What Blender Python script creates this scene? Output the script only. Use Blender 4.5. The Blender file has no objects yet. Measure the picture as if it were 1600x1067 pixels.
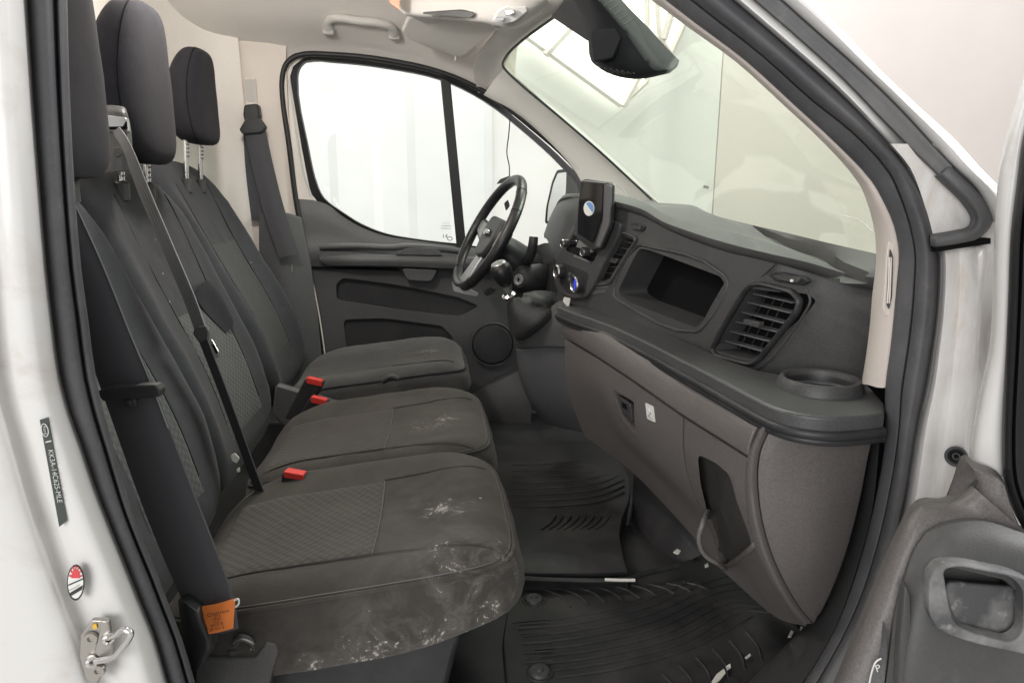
import bpy, bmesh, math, random
from mathutils import Vector, Matrix, noise
random.seed(7)
R = math.radians
S = bpy.context.scene
COL = S.collection

# ------------------------------------------------------------------ camera
F, CX, CY = 1080.0, 800.0, 533.5            # focal length and centre for a 1600 x 1067 frame
YAW, PITCH = R(6.455), R(11.946)            # turned towards the front of the van, tipped down
CAM = Vector((0.0, 0.0, 1.4))               # x = forward in the van, y = across to the driver side, z = up
fw = Vector((math.sin(YAW)*math.cos(PITCH), math.cos(YAW)*math.cos(PITCH), -math.sin(PITCH)))
rt = Vector((math.cos(YAW), -math.sin(YAW), 0))
up = rt.cross(fw)
cam = bpy.data.cameras.new('camera'); cam.sensor_width = 36; cam.lens = F/1600*36
cam.clip_start = 0.02; cam.clip_end = 200
co = bpy.data.objects.new('camera', cam); COL.objects.link(co)
co.matrix_world = Matrix((rt, up, -fw)).transposed().to_4x4()
co.location = CAM
S.camera = co

# ------------------------------------------------------------------ light
w = bpy.data.worlds.new('World'); S.world = w; w.use_nodes = True
bg = w.node_tree.nodes['Background']
bg.inputs[0].default_value = (1.0, 0.995, 0.99, 1); bg.inputs[1].default_value = 0.50

def area(name, loc, target, size, power, color=(1, .993, .985), spread=180):
    l = bpy.data.lights.new(name, 'AREA'); l.shape = 'RECTANGLE'; l.size, l.size_y = size
    l.energy = power; l.color = color; l.spread = R(spread)
    o = bpy.data.objects.new(name, l); COL.objects.link(o); o.location = loc
    o.rotation_euler = (Vector(target)-Vector(loc)).to_track_quat('-Z', 'Y').to_euler()
    return o
area('studio_lamp', (-2.0, -2.7, 2.1), (0.4, 1.5, 1.2), (2.6, 1.8), 92)           # behind the photographer, to the left
area('studio_lamp', (4.3, 1.7, 3.4), (0.2, 1.6, 1.2), (1.8, 2.0), 42, spread=75)   # ahead of the van, in through the windscreen
area('studio_lamp', (0.2, 3.3, 3.9), (0.1, 2.2, 1.0), (2.6, .7), 30, spread=110)    # over the driver side window
area('studio_lamp', (0.8, 2.9, 3.9), (0.9, 4.2, 1.3), (5.6, .6), 62)                # washing the wall
S.view_settings.view_transform = 'Standard'; S.view_settings.look = 'None'
S.view_settings.gamma = 1; S.view_settings.exposure = 0.40
S.view_settings.use_curve_mapping = False
S.cycles.use_denoising = True
S.cycles.max_bounces = 8; S.cycles.transparent_max_bounces = 12
S.cycles.sample_clamp_indirect = 6

# ------------------------------------------------------------------ placing helpers
def ray(px, py):
    return fw + rt*((px-CX)/F) + up*((CY-py)/F)
def P(px, py, y):
    r = ray(px, py); return CAM + r*(y/r.y)
def PZ(px, py, z):
    r = ray(px, py); return CAM + r*((z-CAM.z)/r.z)
def PXX(px, py, x):
    r = ray(px, py); return CAM + r*(x/r.x)
def D(px, py, off=0.0):                       # a point on the dashboard face: x = 0.82 - y/4
    r = ray(px, py); k = r.x/r.y
    y = (0.82-off)/(k+0.25)
    return CAM + r*(y/r.y)
def PP(lst, y=None):
    return [P(*q) if len(q) == 3 else P(q[0], q[1], y) for q in lst]
def V(*a): return Vector(a)

# ------------------------------------------------------------------ materials
MATS = {}
def nodes(name):
    m = bpy.data.materials.new(name); m.use_nodes = True
    nt = m.node_tree; b = nt.nodes['Principled BSDF']
    MATS[name] = m
    return m, nt, b
def nd(nt, typ, **kw):
    n = nt.nodes.new(typ)
    for k, v in kw.items():
        if k.startswith('i_'):
            n.inputs[int(k[2:]) if k[2:].isdigit() else k[2:].replace('_', ' ')].default_value = v
        else: setattr(n, k, v)
    return n
def lk(nt, a, b): nt.links.new(a, b)
def c4(c): return (c[0], c[1], c[2], 1)
def mixc(nt, fac, a, b):
    n = nt.nodes.new('ShaderNodeMix'); n.data_type = 'RGBA'
    if hasattr(fac, 'links'): lk(nt, fac, n.inputs[0])
    else: n.inputs[0].default_value = fac
    for v, i in ((a, 6), (b, 7)):
        if hasattr(v, 'links'): lk(nt, v, n.inputs[i])
        else: n.inputs[i].default_value = c4(v)
    return n.outputs[2]
def mth(nt, op, a, b=None, clamp=False):
    n = nt.nodes.new('ShaderNodeMath'); n.operation = op; n.use_clamp = clamp
    for v, i in ((a, 0), (b, 1)):
        if v is None: continue
        if hasattr(v, 'links'): lk(nt, v, n.inputs[i])
        else: n.inputs[i].default_value = v
    return n.outputs[0]
def ramp(nt, val, lo, hi):
    n = nt.nodes.new('ShaderNodeMapRange'); lk(nt, val, n.inputs[0])
    n.inputs[1].default_value = lo; n.inputs[2].default_value = hi
    return n.outputs[0]
def tex(nt, scale, detail=4, rough=.6, vec=None, dist=0):
    n = nt.nodes.new('ShaderNodeTexNoise'); n.inputs['Scale'].default_value = scale
    n.inputs['Detail'].default_value = detail; n.inputs['Roughness'].default_value = rough
    n.inputs['Distortion'].default_value = dist
    if vec is None:
        tc = nt.nodes.new('ShaderNodeTexCoord'); vec = tc.outputs['Object']
    lk(nt, vec, n.inputs['Vector'])
    return n.outputs['Fac']
def bump(nt, b, h, strength, dist=.001):
    n = nt.nodes.new('ShaderNodeBump'); n.inputs['Strength'].default_value = strength
    n.inputs['Distance'].default_value = dist
    lk(nt, h, n.inputs['Height'])
    lk(nt, n.outputs[0], b.inputs['Normal'])
    return n

def plastic(name, col, rough=.55, grain=900, gs=.35, dust=.25, dustcol=(.22, .205, .19), spec=.5, var=.06):
    m, nt, b = nodes(name)
    n1 = tex(nt, 7, 5, .65); n2 = tex(nt, 70, 3, .6); n3 = tex(nt, grain, 2, .5)
    d = mth(nt, 'MULTIPLY', ramp(nt, n1, .42, .75), dust)
    d2 = mth(nt, 'MULTIPLY', ramp(nt, n2, .60, .80), dust*.55)
    d = mth(nt, 'ADD', d, d2, True)
    base = mixc(nt, ramp(nt, n3, .3, .7), [c*(1-var) for c in col], [min(1, c*(1+var)) for c in col])
    lk(nt, mixc(nt, d, base, dustcol), b.inputs['Base Color'])
    lk(nt, mth(nt, 'ADD', mth(nt, 'MULTIPLY', n1, .22), rough-.11), b.inputs['Roughness'])
    b.inputs['Specular IOR Level'].default_value = spec
    bump(nt, b, n3, gs, .0006)
    return m
def simple(name, col, rough=.5, metal=0, spec=.5, coat=0, emit=None, es=0):
    m, nt, b = nodes(name)
    n1 = tex(nt, 30, 4)
    lk(nt, mixc(nt, n1, [c*.92 for c in col], [min(1, c*1.06) for c in col]), b.inputs['Base Color'])
    b.inputs['Roughness'].default_value = rough; b.inputs['Metallic'].default_value = metal
    b.inputs['Specular IOR Level'].default_value = spec; b.inputs['Coat Weight'].default_value = coat
    if emit: b.inputs['Emission Color'].default_value = c4(emit); b.inputs['Emission Strength'].default_value = es
    return m
def fabric(name, col, dustcol, dust=.5, weave=520, insert=False, stains=(), chips=0, fuzz=.35):
    m, nt, b = nodes(name)
    tc = nd(nt, 'ShaderNodeTexCoord'); ob = tc.outputs['Object']
    n1 = tex(nt, 6, 6, .65, ob, .6); n2 = tex(nt, 38, 5, .7, ob); n3 = tex(nt, weave, 2, .5, ob)
    base = mixc(nt, ramp(nt, n2, .3, .7), [c*.82 for c in col], [c*1.2 for c in col])
    h = n3
    if insert:
        uv = nd(nt, 'ShaderNodeUVMap')
        sx = nd(nt, 'ShaderNodeSeparateXYZ'); lk(nt, uv.outputs[0], sx.inputs[0])
        fx = mth(nt, 'SINE', mth(nt, 'MULTIPLY', sx.outputs[0], 2*math.pi/.017))
        fy = mth(nt, 'SINE', mth(nt, 'MULTIPLY', sx.outputs[1], 2*math.pi/.021))
        pr = mth(nt, 'MULTIPLY', fx, fy)
        fz = mth(nt, 'SINE', mth(nt, 'MULTIPLY', sx.outputs[1], 2*math.pi/.0070))
        pat = ramp(nt, mth(nt, 'ADD', pr, mth(nt, 'MULTIPLY', fz, .25)), -.45, .75)
        base = mixc(nt, mth(nt, 'MULTIPLY', pat, .48), [c*.85 for c in base_dark(col)], [c*1.9 for c in col])
        base = mixc(nt, ramp(nt, n2, .35, .85), base, [c*1.25 for c in col])
        h = mth(nt, 'ADD', mth(nt, 'MULTIPLY', pat, .9), n3)
    dd = mth(nt, 'MULTIPLY', ramp(nt, n1, .35, .72), dust)
    cur = mixc(nt, dd, base, dustcol)
    if stains:
        fine = tex(nt, 75, 8, .75, ob, 1.2); mid = tex(nt, 24, 5, .7, ob, .8)
        for (loc, rad, amt) in stains:
            vd = nd(nt, 'ShaderNodeVectorMath', operation='DISTANCE')
            lk(nt, ob, vd.inputs[0]); vd.inputs[1].default_value = loc
            fall = ramp(nt, vd.outputs['Value'], rad, rad*.15)
            s = mth(nt, 'ADD', mth(nt, 'MULTIPLY', fine, .62), mth(nt, 'MULTIPLY', mid, .38))
            s = mth(nt, 'ADD', s, mth(nt, 'MULTIPLY', fall, .17))
            f = mth(nt, 'MULTIPLY', ramp(nt, s, .690, .745), mth(nt, 'MULTIPLY', fall, amt*2.2, True), True)
            cur = mixc(nt, f, cur, (.50, .48, .44))
            g = mth(nt, 'MULTIPLY', mth(nt, 'MULTIPLY', ramp(nt, mid, .42, .72), fall), .26*min(1, amt+.15))
            cur = mixc(nt, g, cur, (.27, .25, .225))
    if chips:
        vo = nd(nt, 'ShaderNodeTexVoronoi'); vo.inputs['Scale'].default_value = 45
        lk(nt, ob, vo.inputs['Vector'])
        sp = nd(nt, 'ShaderNodeSeparateColor'); lk(nt, vo.outputs['Color'], sp.inputs[0])
        f = mth(nt, 'MULTIPLY', mth(nt, 'LESS_THAN', mth(nt, 'ADD', vo.outputs['Distance'], mth(nt, 'MULTIPLY', n2, .12)), .17), mth(nt, 'GREATER_THAN', sp.outputs[0], 1-chips))
        cur = mixc(nt, mth(nt, 'MULTIPLY', f, .7), cur, (.5, .48, .45))
    lk(nt, cur, b.inputs['Base Color'])
    b.inputs['Roughness'].default_value = .92; b.inputs['Specular IOR Level'].default_value = .2
    b.inputs['Sheen Weight'].default_value = fuzz; b.inputs['Sheen Roughness'].default_value = .55
    b.inputs['Sheen Tint'].default_value = (.6, .58, .56, 1)
    bp = bump(nt, b, h, .7 if insert else .45, .0012)
    return m
def base_dark(c): return [x*.8 for x in c]

GREY_PL = plastic('charcoal_plastic', (.052, .0515, .052), .50, 420, .45, .10, var=.22)
PAD_PL = plastic('soft_dash_top', (.062, .0615, .061), .60, 420, .5, .15, (.25, .24, .22))
BROWN_PL = plastic('warm_grey_plastic', (.124, .113, .109), .48, 420, .45, .08, var=.2)
BLACK_PL = plastic('black_plastic', (.022, .022, .024), .48, 900, .3, .12)
DARK_PL = plastic('dark_door_plastic', (.085, .085, .089), .5, 420, .4, .08, var=.2)
HOUS = plastic('matt_black_housing', (.012, .013, .015), .7, 900, .3, .05, (.05, .05, .05), .25)
DEEP = simple('shade_and_seam_black', (.007, .007, .008), .8, 0, .1)  # near-black: painted shade in recesses and slots, also dark seams
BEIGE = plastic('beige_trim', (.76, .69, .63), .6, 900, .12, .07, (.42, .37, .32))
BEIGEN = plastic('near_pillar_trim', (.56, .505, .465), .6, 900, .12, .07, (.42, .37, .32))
TRAYM = plastic('tray_plastic', (.062, .062, .064), .42, 420, .45, .12, var=.2)
SLATM = plastic('lit_slat_plastic', (.12, .12, .122), .4, 420, .3, .1)  # slats coloured paler to paint in the light their edges catch
TRIMG = plastic('lit_pillar_trim', (.82, .80, .74), .6, 900, .12, .07, (.5, .48, .44))  # far pillar's copy of the trim, paler with its light painted in
LINER = plastic('headliner_felt', (.72, .685, .65), .92, 900, .25, .07, (.38, .35, .32), .2)
CONSOLE = plastic('overhead_console_plastic', (.56, .54, .51), .6, 900, .12, .07, (.38, .35, .32))
BULK = plastic('bulkhead_panel', (.85, .81, .76), .6, 600, .06, .07, (.46, .42, .37))
RUBBER = plastic('door_seal_rubber', (.066, .066, .072), .62, 500, .4, .45, (.17, .165, .16))
STRIP = plastic('grey_pillar_strip', (.085, .085, .088), .6, 500, .3, .3, (.28, .27, .26))
MATR = plastic('rubber_mat', (.019, .019, .0205), .55, 500, .5, .55, (.085, .079, .072), var=.2)
BELT = plastic('belt_webbing', (.072, .072, .080), .75, 1500, .6, .08, (.1, .1, .1), .3)
BELTG = plastic('grey_belt_webbing', (.21, .212, .215), .75, 1500, .6, .08, (.2, .2, .2), .3)
FAB = fabric('seat_fabric_dark', (.024, .025, .030), (.056, .056, .059), .30, chips=.006, fuzz=.14)
FABH = fabric('headrest_fabric', (.017, .0165, .021), (.034, .033, .036), .25, fuzz=.06)
STN = [((.02, .93, .865), .10, 1.0), ((.075, .955, .85), .09, 1.0), ((-.02, .90, .80), .12, .8), ((.06, .90, .80), .11, .9),
       ((-.10, .89, .76), .12, .9), ((-.18, .89, .74), .08, .9), ((.0, 1.1, .88), .12, .28), ((.09, 1.0, .80), .08, .9), ((.0, 1.55, .88), .16, .22)]
BASE_BENCH = V(-.15, 1.35, .56)
STN = [((V(*a)-BASE_BENCH)[:], r, k) for a, r, k in STN]
FABC = fabric('cushion_fabric_worn', (.034, .031, .028), (.084, .075, .066), .7, stains=STN, chips=.016, fuzz=.2)
FABI = fabric('cushion_insert_weave', (.052, .048, .044), (.092, .083, .074), .5, insert=True, chips=.008, fuzz=.2)
FABB = fabric('backrest_insert_weave', (.054, .055, .058), (.080, .080, .081), .3, insert=True, fuzz=.18)
FABBD = fabric('driver_back_weave', (.034, .035, .038), (.058, .058, .060), .3, insert=True, fuzz=.14)
FABD = fabric('driver_cushion_fabric', (.040, .040, .041), (.10, .097, .09), .55, chips=.01,
              stains=[((V(-.02, 2.25, .9)-V(-.2, 2.22, .56))[:], .12, .35)])
LEATHER = plastic('black_leather', (.016, .016, .017), .36, 500, .5, .05)
DEEPP = plastic('recess_shade_and_grille', (.030, .030, .033), .55, 420, .4, .08)  # recess shade painted as a darker plastic; also the speaker grille colour
POCKET = plastic('pocket_shade', (.040, .037, .035), .6, 420, .4, .1)  # pocket cavity coloured darker than the panel to stand in for shade
GAITER = plastic('gaiter_leather', (.020, .020, .021), .62, 260, .8, .1)
STITCH = simple('grey_thread', (.14, .135, .13), .8)
CHROME = simple('bright_metal', (.72, .71, .69), .22, 1)
STEEL = simple('zinc_plated_steel', (.42, .40, .37), .42, .9)
SILVER = simple('silver_plastic', (.30, .30, .30), .35, .5)
GLOSSB = simple('gloss_black', (.006, .006, .007), .07, 0, .6)
RED = simple('red_button', (.72, .045, .035), .4)
ORANGE = simple('orange_tag_fabric', (.86, .24, .05), .75)
WPAPER = simple('white_label', (.72, .72, .69), .55)
CHIPW = simple('white_paint_chips', (.66, .65, .60), .7)
INK = simple('dark_ink', (.03, .03, .03), .6)
INKR = simple('red_ink', (.62, .06, .07), .6)
LABELG = simple('dark_green_grey_label', (.055, .065, .060), .5)
LBTX = simple('grey_print', (.50, .51, .50), .6)
BLUE = simple('blue_print', (.12, .27, .55), .5)
BLUEL = simple('blue_dial_mark', (.02, .03, .35), .4, emit=(.05, .08, 1), es=.4)
YEL = simple('yellow_mark', (.72, .42, .04), .6)
LAMPG = simple('clear_lamp_lens', (.75, .75, .73), .12, .2)
BLACKSEAL = simple('black_window_rubber', (.012, .012, .013), .5)
MIRRORM = simple('mirror_glass', (.85, .86, .85), .03, 1)
PEACH = simple('peach_card', (.62, .32, .22), .7)

def paint(name):
    m, nt, b = nodes(name)
    n1 = tex(nt, 9, 6, .7, None, .8); n2 = tex(nt, 60, 6, .7); n3 = tex(nt, 3.0, 3)
    cur = mixc(nt, mth(nt, 'MULTIPLY', ramp(nt, n1, .55, .80), .55), (.66, .65, .635), (.45, .38, .30))
    cur = mixc(nt, mth(nt, 'MULTIPLY', ramp(nt, n2, .70, .76), .65), cur, (.16, .13, .11))
    lk(nt, cur, b.inputs['Base Color'])
    lk(nt, mth(nt, 'ADD', mth(nt, 'MULTIPLY', n1, .25), .22), b.inputs['Roughness'])
    b.inputs['Coat Weight'].default_value = .15
    bump(nt, b, n3, .05, .004)
    return m
PAINT = paint('white_van_paint')
def paint_dirty(name):
    m, nt, b = nodes(name)
    tc = nd(nt, 'ShaderNodeTexCoord'); mp = nd(nt, 'ShaderNodeMapping'); mp.inputs['Scale'].default_value = (1, 1, .22)
    lk(nt, tc.outputs['Object'], mp.inputs['Vector'])
    n1 = tex(nt, 22, 6, .7, mp.outputs[0], .6); n2 = tex(nt, 70, 6, .7); n3 = tex(nt, 6, 4, .6)
    cur = mixc(nt, mth(nt, 'MULTIPLY', ramp(nt, n1, .48, .74), .62), (.74, .725, .71), (.46, .37, .28))
    cur = mixc(nt, mth(nt, 'MULTIPLY', ramp(nt, n3, .56, .74), .35), cur, (.40, .34, .28))
    cur = mixc(nt, mth(nt, 'MULTIPLY', ramp(nt, n2, .69, .76), .7), cur, (.16, .12, .09))
    lk(nt, cur, b.inputs['Base Color']); b.inputs['Roughness'].default_value = .38
    return m
PAINTD = paint_dirty('dirty_jamb_paint')
def paintcl(name, col):
    m, nt, b = nodes(name)
    n1 = tex(nt, 1.2, 4); n2 = tex(nt, 25, 4)
    cur = mixc(nt, ramp(nt, n1, .35, .7), col, [c*.93 for c in col])
    cur = mixc(nt, mth(nt, 'MULTIPLY', ramp(nt, n2, .68, .8), .25), cur, [c*.75 for c in col])
    lk(nt, cur, b.inputs['Base Color']); b.inputs['Roughness'].default_value = .6
    return m
WALLW = paintcl('white_corrugated_wall', (.84, .845, .83))
WALLP = paintcl('warm_white_wall', (.83, .765, .725))
WALLN = paintcl('off_white_wall', (.84, .825, .80))
FLOORC = paintcl('studio_floor_pale', (.50, .49, .47))
SKYL, _nt, _b = nodes('skylight_pane'); _b.inputs['Base Color'].default_value = (.8, .8, .8, 1)
_b.inputs['Emission Color'].default_value = (1, 1, .99, 1); _b.inputs['Emission Strength'].default_value = 1.15

def glass(name, tint, refl=.09, rough=.02, haze=0.0):
    m = bpy.data.materials.new(name); m.use_nodes = True; nt = m.node_tree; nt.nodes.clear()
    out = nd(nt, 'ShaderNodeOutputMaterial'); tr = nd(nt, 'ShaderNodeBsdfTransparent'); gl = nd(nt, 'ShaderNodeBsdfGlossy')
    df = nd(nt, 'ShaderNodeBsdfDiffuse'); df.inputs[0].default_value = (.75, .75, .68, 1)
    n = tex(nt, 3.5, 4, .6, None, .7)
    tr.inputs[0].default_value = c4(tint); gl.inputs['Roughness'].default_value = rough
    fr = nd(nt, 'ShaderNodeFresnel'); fr.inputs[0].default_value = 1.4
    mx = nd(nt, 'ShaderNodeMixShader'); lk(nt, mth(nt, 'MULTIPLY', fr.outputs[0], refl*10, True), mx.inputs[0])
    m2 = nd(nt, 'ShaderNodeMixShader'); lk(nt, mth(nt, 'MULTIPLY', ramp(nt, n, .25, .8), haze), m2.inputs[0])
    lk(nt, tr.outputs[0], m2.inputs[1]); lk(nt, df.outputs[0], m2.inputs[2])
    lk(nt, m2.outputs[0], mx.inputs[1]); lk(nt, gl.outputs[0], mx.inputs[2]); lk(nt, mx.outputs[0], out.inputs[0])
    return m
GLASS_W = glass('windscreen_glass', (.93, .97, .91), .016, .02, .0)
GLASS_D = glass('door_glass', (.965, .98, .965), .04, .02, .03)

# ------------------------------------------------------------------ object helpers
ORG = {}
def link(name, me, mat, parent=None, smooth=True, ang=35):
    o = bpy.data.objects.new(name, me); COL.objects.link(o)
    if mat is not None and not me.materials: me.materials.append(mat)
    if parent is not None:
        g = ORG[parent.as_pointer()]
        me.transform(Matrix.Translation(-g)); o.parent = parent
        ORG[o.as_pointer()] = g
    else: ORG[o.as_pointer()] = V(0, 0, 0)
    if smooth:
        for p in me.polygons: p.use_smooth = True
        me.set_sharp_from_angle(angle=R(ang))
    return o
def thing(name, label, cat, loc, group=None):
    o = bpy.data.objects.new(name, None); COL.objects.link(o); o.location = loc
    o.empty_display_size = .05
    o['label'] = label; o['category'] = cat
    if group: o['group'] = group
    ORG[o.as_pointer()] = V(*loc)
    return o
def tag(o, label, cat, group=None):
    o['label'] = label; o['category'] = cat
    if group: o['group'] = group
    return o
def struct(o): o['kind'] = 'structure'; return o

def cr(pts, n=4, closed=False):
    """Catmull-Rom through the points, n steps per segment"""
    N = len(pts); out = []
    if N < 3 and not closed:
        return [pts[0].lerp(pts[1], i/n) for i in range(n+1)] if N == 2 else list(pts)
    segs = N if closed else N-1
    for i in range(segs):
        if closed: a, b, c, d = pts[(i-1) % N], pts[i], pts[(i+1) % N], pts[(i+2) % N]
        else:
            b, c = pts[i], pts[i+1]
            a = pts[i-1] if i > 0 else b*2-c
            d = pts[i+2] if i+2 < N else c*2-b
        # centripetal-ish: limit the tangents so that uneven spacing does not overshoot
        l = (c-b).length; l0 = max((b-a).length, 1e-6); l2 = max((d-c).length, 1e-6)
        m1 = ((b-a)/l0 + (c-b)/max(l, 1e-6))*.5*l; m2 = ((c-b)/max(l, 1e-6) + (d-c)/l2)*.5*l
        for k in range(n):
            t = k/n; t2 = t*t; t3 = t2*t
            out.append(b*(2*t3-3*t2+1) + m1*(t3-2*t2+t) + c*(-2*t3+3*t2) + m2*(t3-t2))
    if not closed: out.append(pts[-1].copy())
    return out
def fine(rows, nu, nv):
    rows = [cr(r, nu) for r in rows]
    cols = list(zip(*rows)); cols = [cr(list(c), nv) for c in cols]
    return [list(r) for r in zip(*cols)]
def mesh(verts, faces):
    me = bpy.data.meshes.new('m'); me.from_pydata([tuple(v) for v in verts], [], faces)
    me.validate(); me.update(); return me
def recalc(me):
    bm = bmesh.new(); bm.from_mesh(me); bmesh.ops.remove_doubles(bm, verts=bm.verts, dist=1e-6)
    bmesh.ops.recalc_face_normals(bm, faces=bm.faces)
    bm.to_mesh(me); bm.free(); return me
def slab_mesh(rows, off):
    """closed slab: the grid, and the same grid moved by off"""
    nr, nc = len(rows), len(rows[0])
    v = [p for r in rows for p in r]
    off = off if callable(off) else (lambda p, o=Vector(off): o)
    v2 = [p + off(p) for p in v]; n = len(v); f = []
    for i in range(nr-1):
        for j in range(nc-1):
            a = i*nc+j
            f.append((a, a+1, a+nc+1, a+nc)); f.append((n+a, n+a+nc, n+a+nc+1, n+a+1))
    for j in range(nc-1):
        f.append((j, n+j, n+j+1, j+1)); a = (nr-1)*nc+j; f.append((a, a+1, n+a+1, n+a))
    for i in range(nr-1):
        a = i*nc; f.append((a, a+nc, n+a+nc, n+a)); a = i*nc+nc-1; f.append((a, n+a, n+a+nc, a+nc))
    return recalc(mesh(v+v2, f))
def bevel(o, wd, seg=2, ang=40):
    m = o.modifiers.new('bevel', 'BEVEL'); m.width = wd; m.segments = seg; m.limit_method = 'ANGLE'; m.angle_limit = R(ang)
    m.harden_normals = False
    return o
def slab(name, rows, off, mat, parent=None, nu=4, nv=4, bev=0, ang=35):
    o = link(name, slab_mesh(fine(rows, nu, nv), off), mat, parent, True, ang)
    if bev: bevel(o, bev, 2, 50)
    return o
def prism_mesh(poly, off):
    n = len(poly); off = Vector(off)
    v = list(poly) + [p+off for p in poly]
    f = [tuple(range(n)), tuple(range(2*n-1, n-1, -1))] + [(i, i+n, (i+1) % n+n, (i+1) % n) for i in range(n)]
    return recalc(mesh(v, f))
def fan_prism(poly, off):
    n = len(poly); off = Vector(off); c = sum(poly, V(0, 0, 0))/n
    v = list(poly)+[p+off for p in poly]+[c, c+off]; f = []
    for i in range(n):
        j = (i+1) % n; f += [(2*n, j, i), (2*n+1, n+i, n+j), (i, j, n+j, n+i)]
    return recalc(mesh(v, f))
def prism(name, poly, off, mat, parent=None, bev=.002, seg=2):
    o = link(name, prism_mesh(poly, off), mat, parent, True, 30)
    if bev: bevel(o, bev, seg, 40)
    return o
def rpoly(poly, r=.25, n=5):
    """round the corners of a polygon, r = share of the shorter edge"""
    out = []; N = len(poly)
    for i in range(N):
        a, b, c = poly[i-1], poly[i], poly[(i+1) % N]
        d = min((a-b).length, (c-b).length)*r
        p, q = b+(a-b).normalized()*d, b+(c-b).normalized()*d
        for k in range(n+1):
            t = k/n; out.append(p*(1-t)**2 + b*2*t*(1-t) + q*t*t)
    return out
def tube(name, pts, r, mat, parent=None, n=10, sm=4, closed=False, cap=True, flat=1.0, upv=None):
    c = cr(pts, sm, closed) if sm else pts
    N = len(c); rad = r if callable(r) else (lambda t: r)
    v, f = [], []; prev = None
    for i, p in enumerate(c):
        if closed: t = c[(i+1) % N]-c[i-1]
        else: t = c[min(i+1, N-1)]-c[max(i-1, 0)]
        t.normalize()
        u = Vector(upv) if upv is not None else (prev if prev is not None else (V(0, 0, 1) if abs(t.z) < .9 else V(1, 0, 0)))
        u = (u - t*u.dot(t)).normalized(); prev = u
        s = t.cross(u); rr = rad(i/max(1, N-1))
        for k in range(n):
            a = 2*math.pi*k/n
            v.append(p + (u*math.cos(a)*flat + s*math.sin(a))*rr)
    M = N if closed else N-1
    for i in range(M):
        for k in range(n):
            a, b = i*n+k, i*n+(k+1) % n; c2, d = ((i+1) % N)*n+(k+1) % n, ((i+1) % N)*n+k
            f.append((a, b, c2, d))
    if not closed and cap: f += [tuple(range(n))[::-1], tuple((N-1)*n+k for k in range(n))]
    return link(name, recalc(mesh(v, f)), mat, parent, True, 60)
def ribbon(name, pts, wv, th, mat, parent=None, sm=5):
    """strap: centre line, width vectors (half width) at each point, thickness along the common normal"""
    c = cr(pts, sm); wv = [Vector(x) for x in (wv if isinstance(wv, list) else [wv]*len(pts))]; ww = cr(wv, sm)
    rows = []
    for i, p in enumerate(c): rows.append([p-ww[i], p-ww[i]*.33, p+ww[i]*.33, p+ww[i]])
    t = (c[-1]-c[0]).normalized(); nrm = t.cross(ww[0]).normalized()*th
    o = link(name, slab_mesh(rows, nrm), mat, parent, True, 40); return o
def box(name, c, size, mat, parent=None, rot=None, bev=.003, seg=2):
    bm = bmesh.new(); bmesh.ops.create_cube(bm, size=1)
    M = Matrix.Translation(Vector(c)) @ (rot.to_4x4() if rot is not None else Matrix.Identity(4)) @ Matrix.Diagonal((*size, 1))
    bm.transform(M); me = bpy.data.meshes.new('m'); bm.to_mesh(me); bm.free()
    o = link(name, me, mat, parent, True, 30)
    if bev: bevel(o, bev, seg, 40)
    return o
def lathe(name, prof, org, axis, mat, parent=None, n=32, sx=1.0, side=None):
    ax = Vector(axis).normalized(); s = Vector(side) if side is not None else (V(0, 0, 1) if abs(ax.z) < .9 else V(1, 0, 0))
    s = (s-ax*s.dot(ax)).normalized(); t = ax.cross(s); v, f = [], []
    for (r, h) in prof:
        for k in range(n):
            a = 2*math.pi*k/n; v.append(Vector(org)+ax*h+(s*math.cos(a)*sx+t*math.sin(a))*max(r, 1e-5))
    for i in range(len(prof)-1):
        for k in range(n): f.append((i*n+k, i*n+(k+1) % n, (i+1)*n+(k+1) % n, (i+1)*n+k))
    return link(name, recalc(mesh(v, f)), mat, parent, True, 35)
def cut(o, cutters):
    """boolean difference, applied; the cutters are meshes"""
    tmp = []
    for me in cutters:
        c = bpy.data.objects.new('cutter', me); COL.objects.link(c); tmp.append(c)
        if o.parent is not None: me.transform(Matrix.Translation(-ORG[o.as_pointer()]))
        m = o.modifiers.new('cut', 'BOOLEAN'); m.operation = 'DIFFERENCE'; m.solver = 'EXACT'; m.object = c
        if me.materials: m.material_mode = 'TRANSFER'
    # work in the object's own space
    par = o.parent; o.parent = None
    bpy.context.view_layer.update()
    dg = bpy.context.evaluated_depsgraph_get(); ev = o.evaluated_get(dg)
    me = bpy.data.meshes.new_from_object(ev)
    o.modifiers.clear(); o.data = me; o.parent = par
    for c in tmp: bpy.data.objects.remove(c)
    for p in me.polygons: p.use_smooth = True
    me.set_sharp_from_angle(angle=R(32))
    return o
from mathutils.bvhtree import BVHTree
class Onto:
    """points on the surface of an object already built, looked up from the photograph's viewpoint"""
    def __init__(s, *objs):
        v, f = [], []
        for o in objs:
            g = ORG[o.as_pointer()]; n = len(v)
            v += [q.co+g for q in o.data.vertices]; f += [tuple(n+i for i in p.vertices) for p in o.data.polygons]
        s.t = BVHTree.FromPolygons(v, f)
    def __call__(s, px, py, lift=0.0, yd=1.0):
        r = ray(px, py).normalized(); h = s.t.ray_cast(CAM, r)
        return (h[0]-r*lift) if h[0] is not None else P(px, py, yd)
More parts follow.
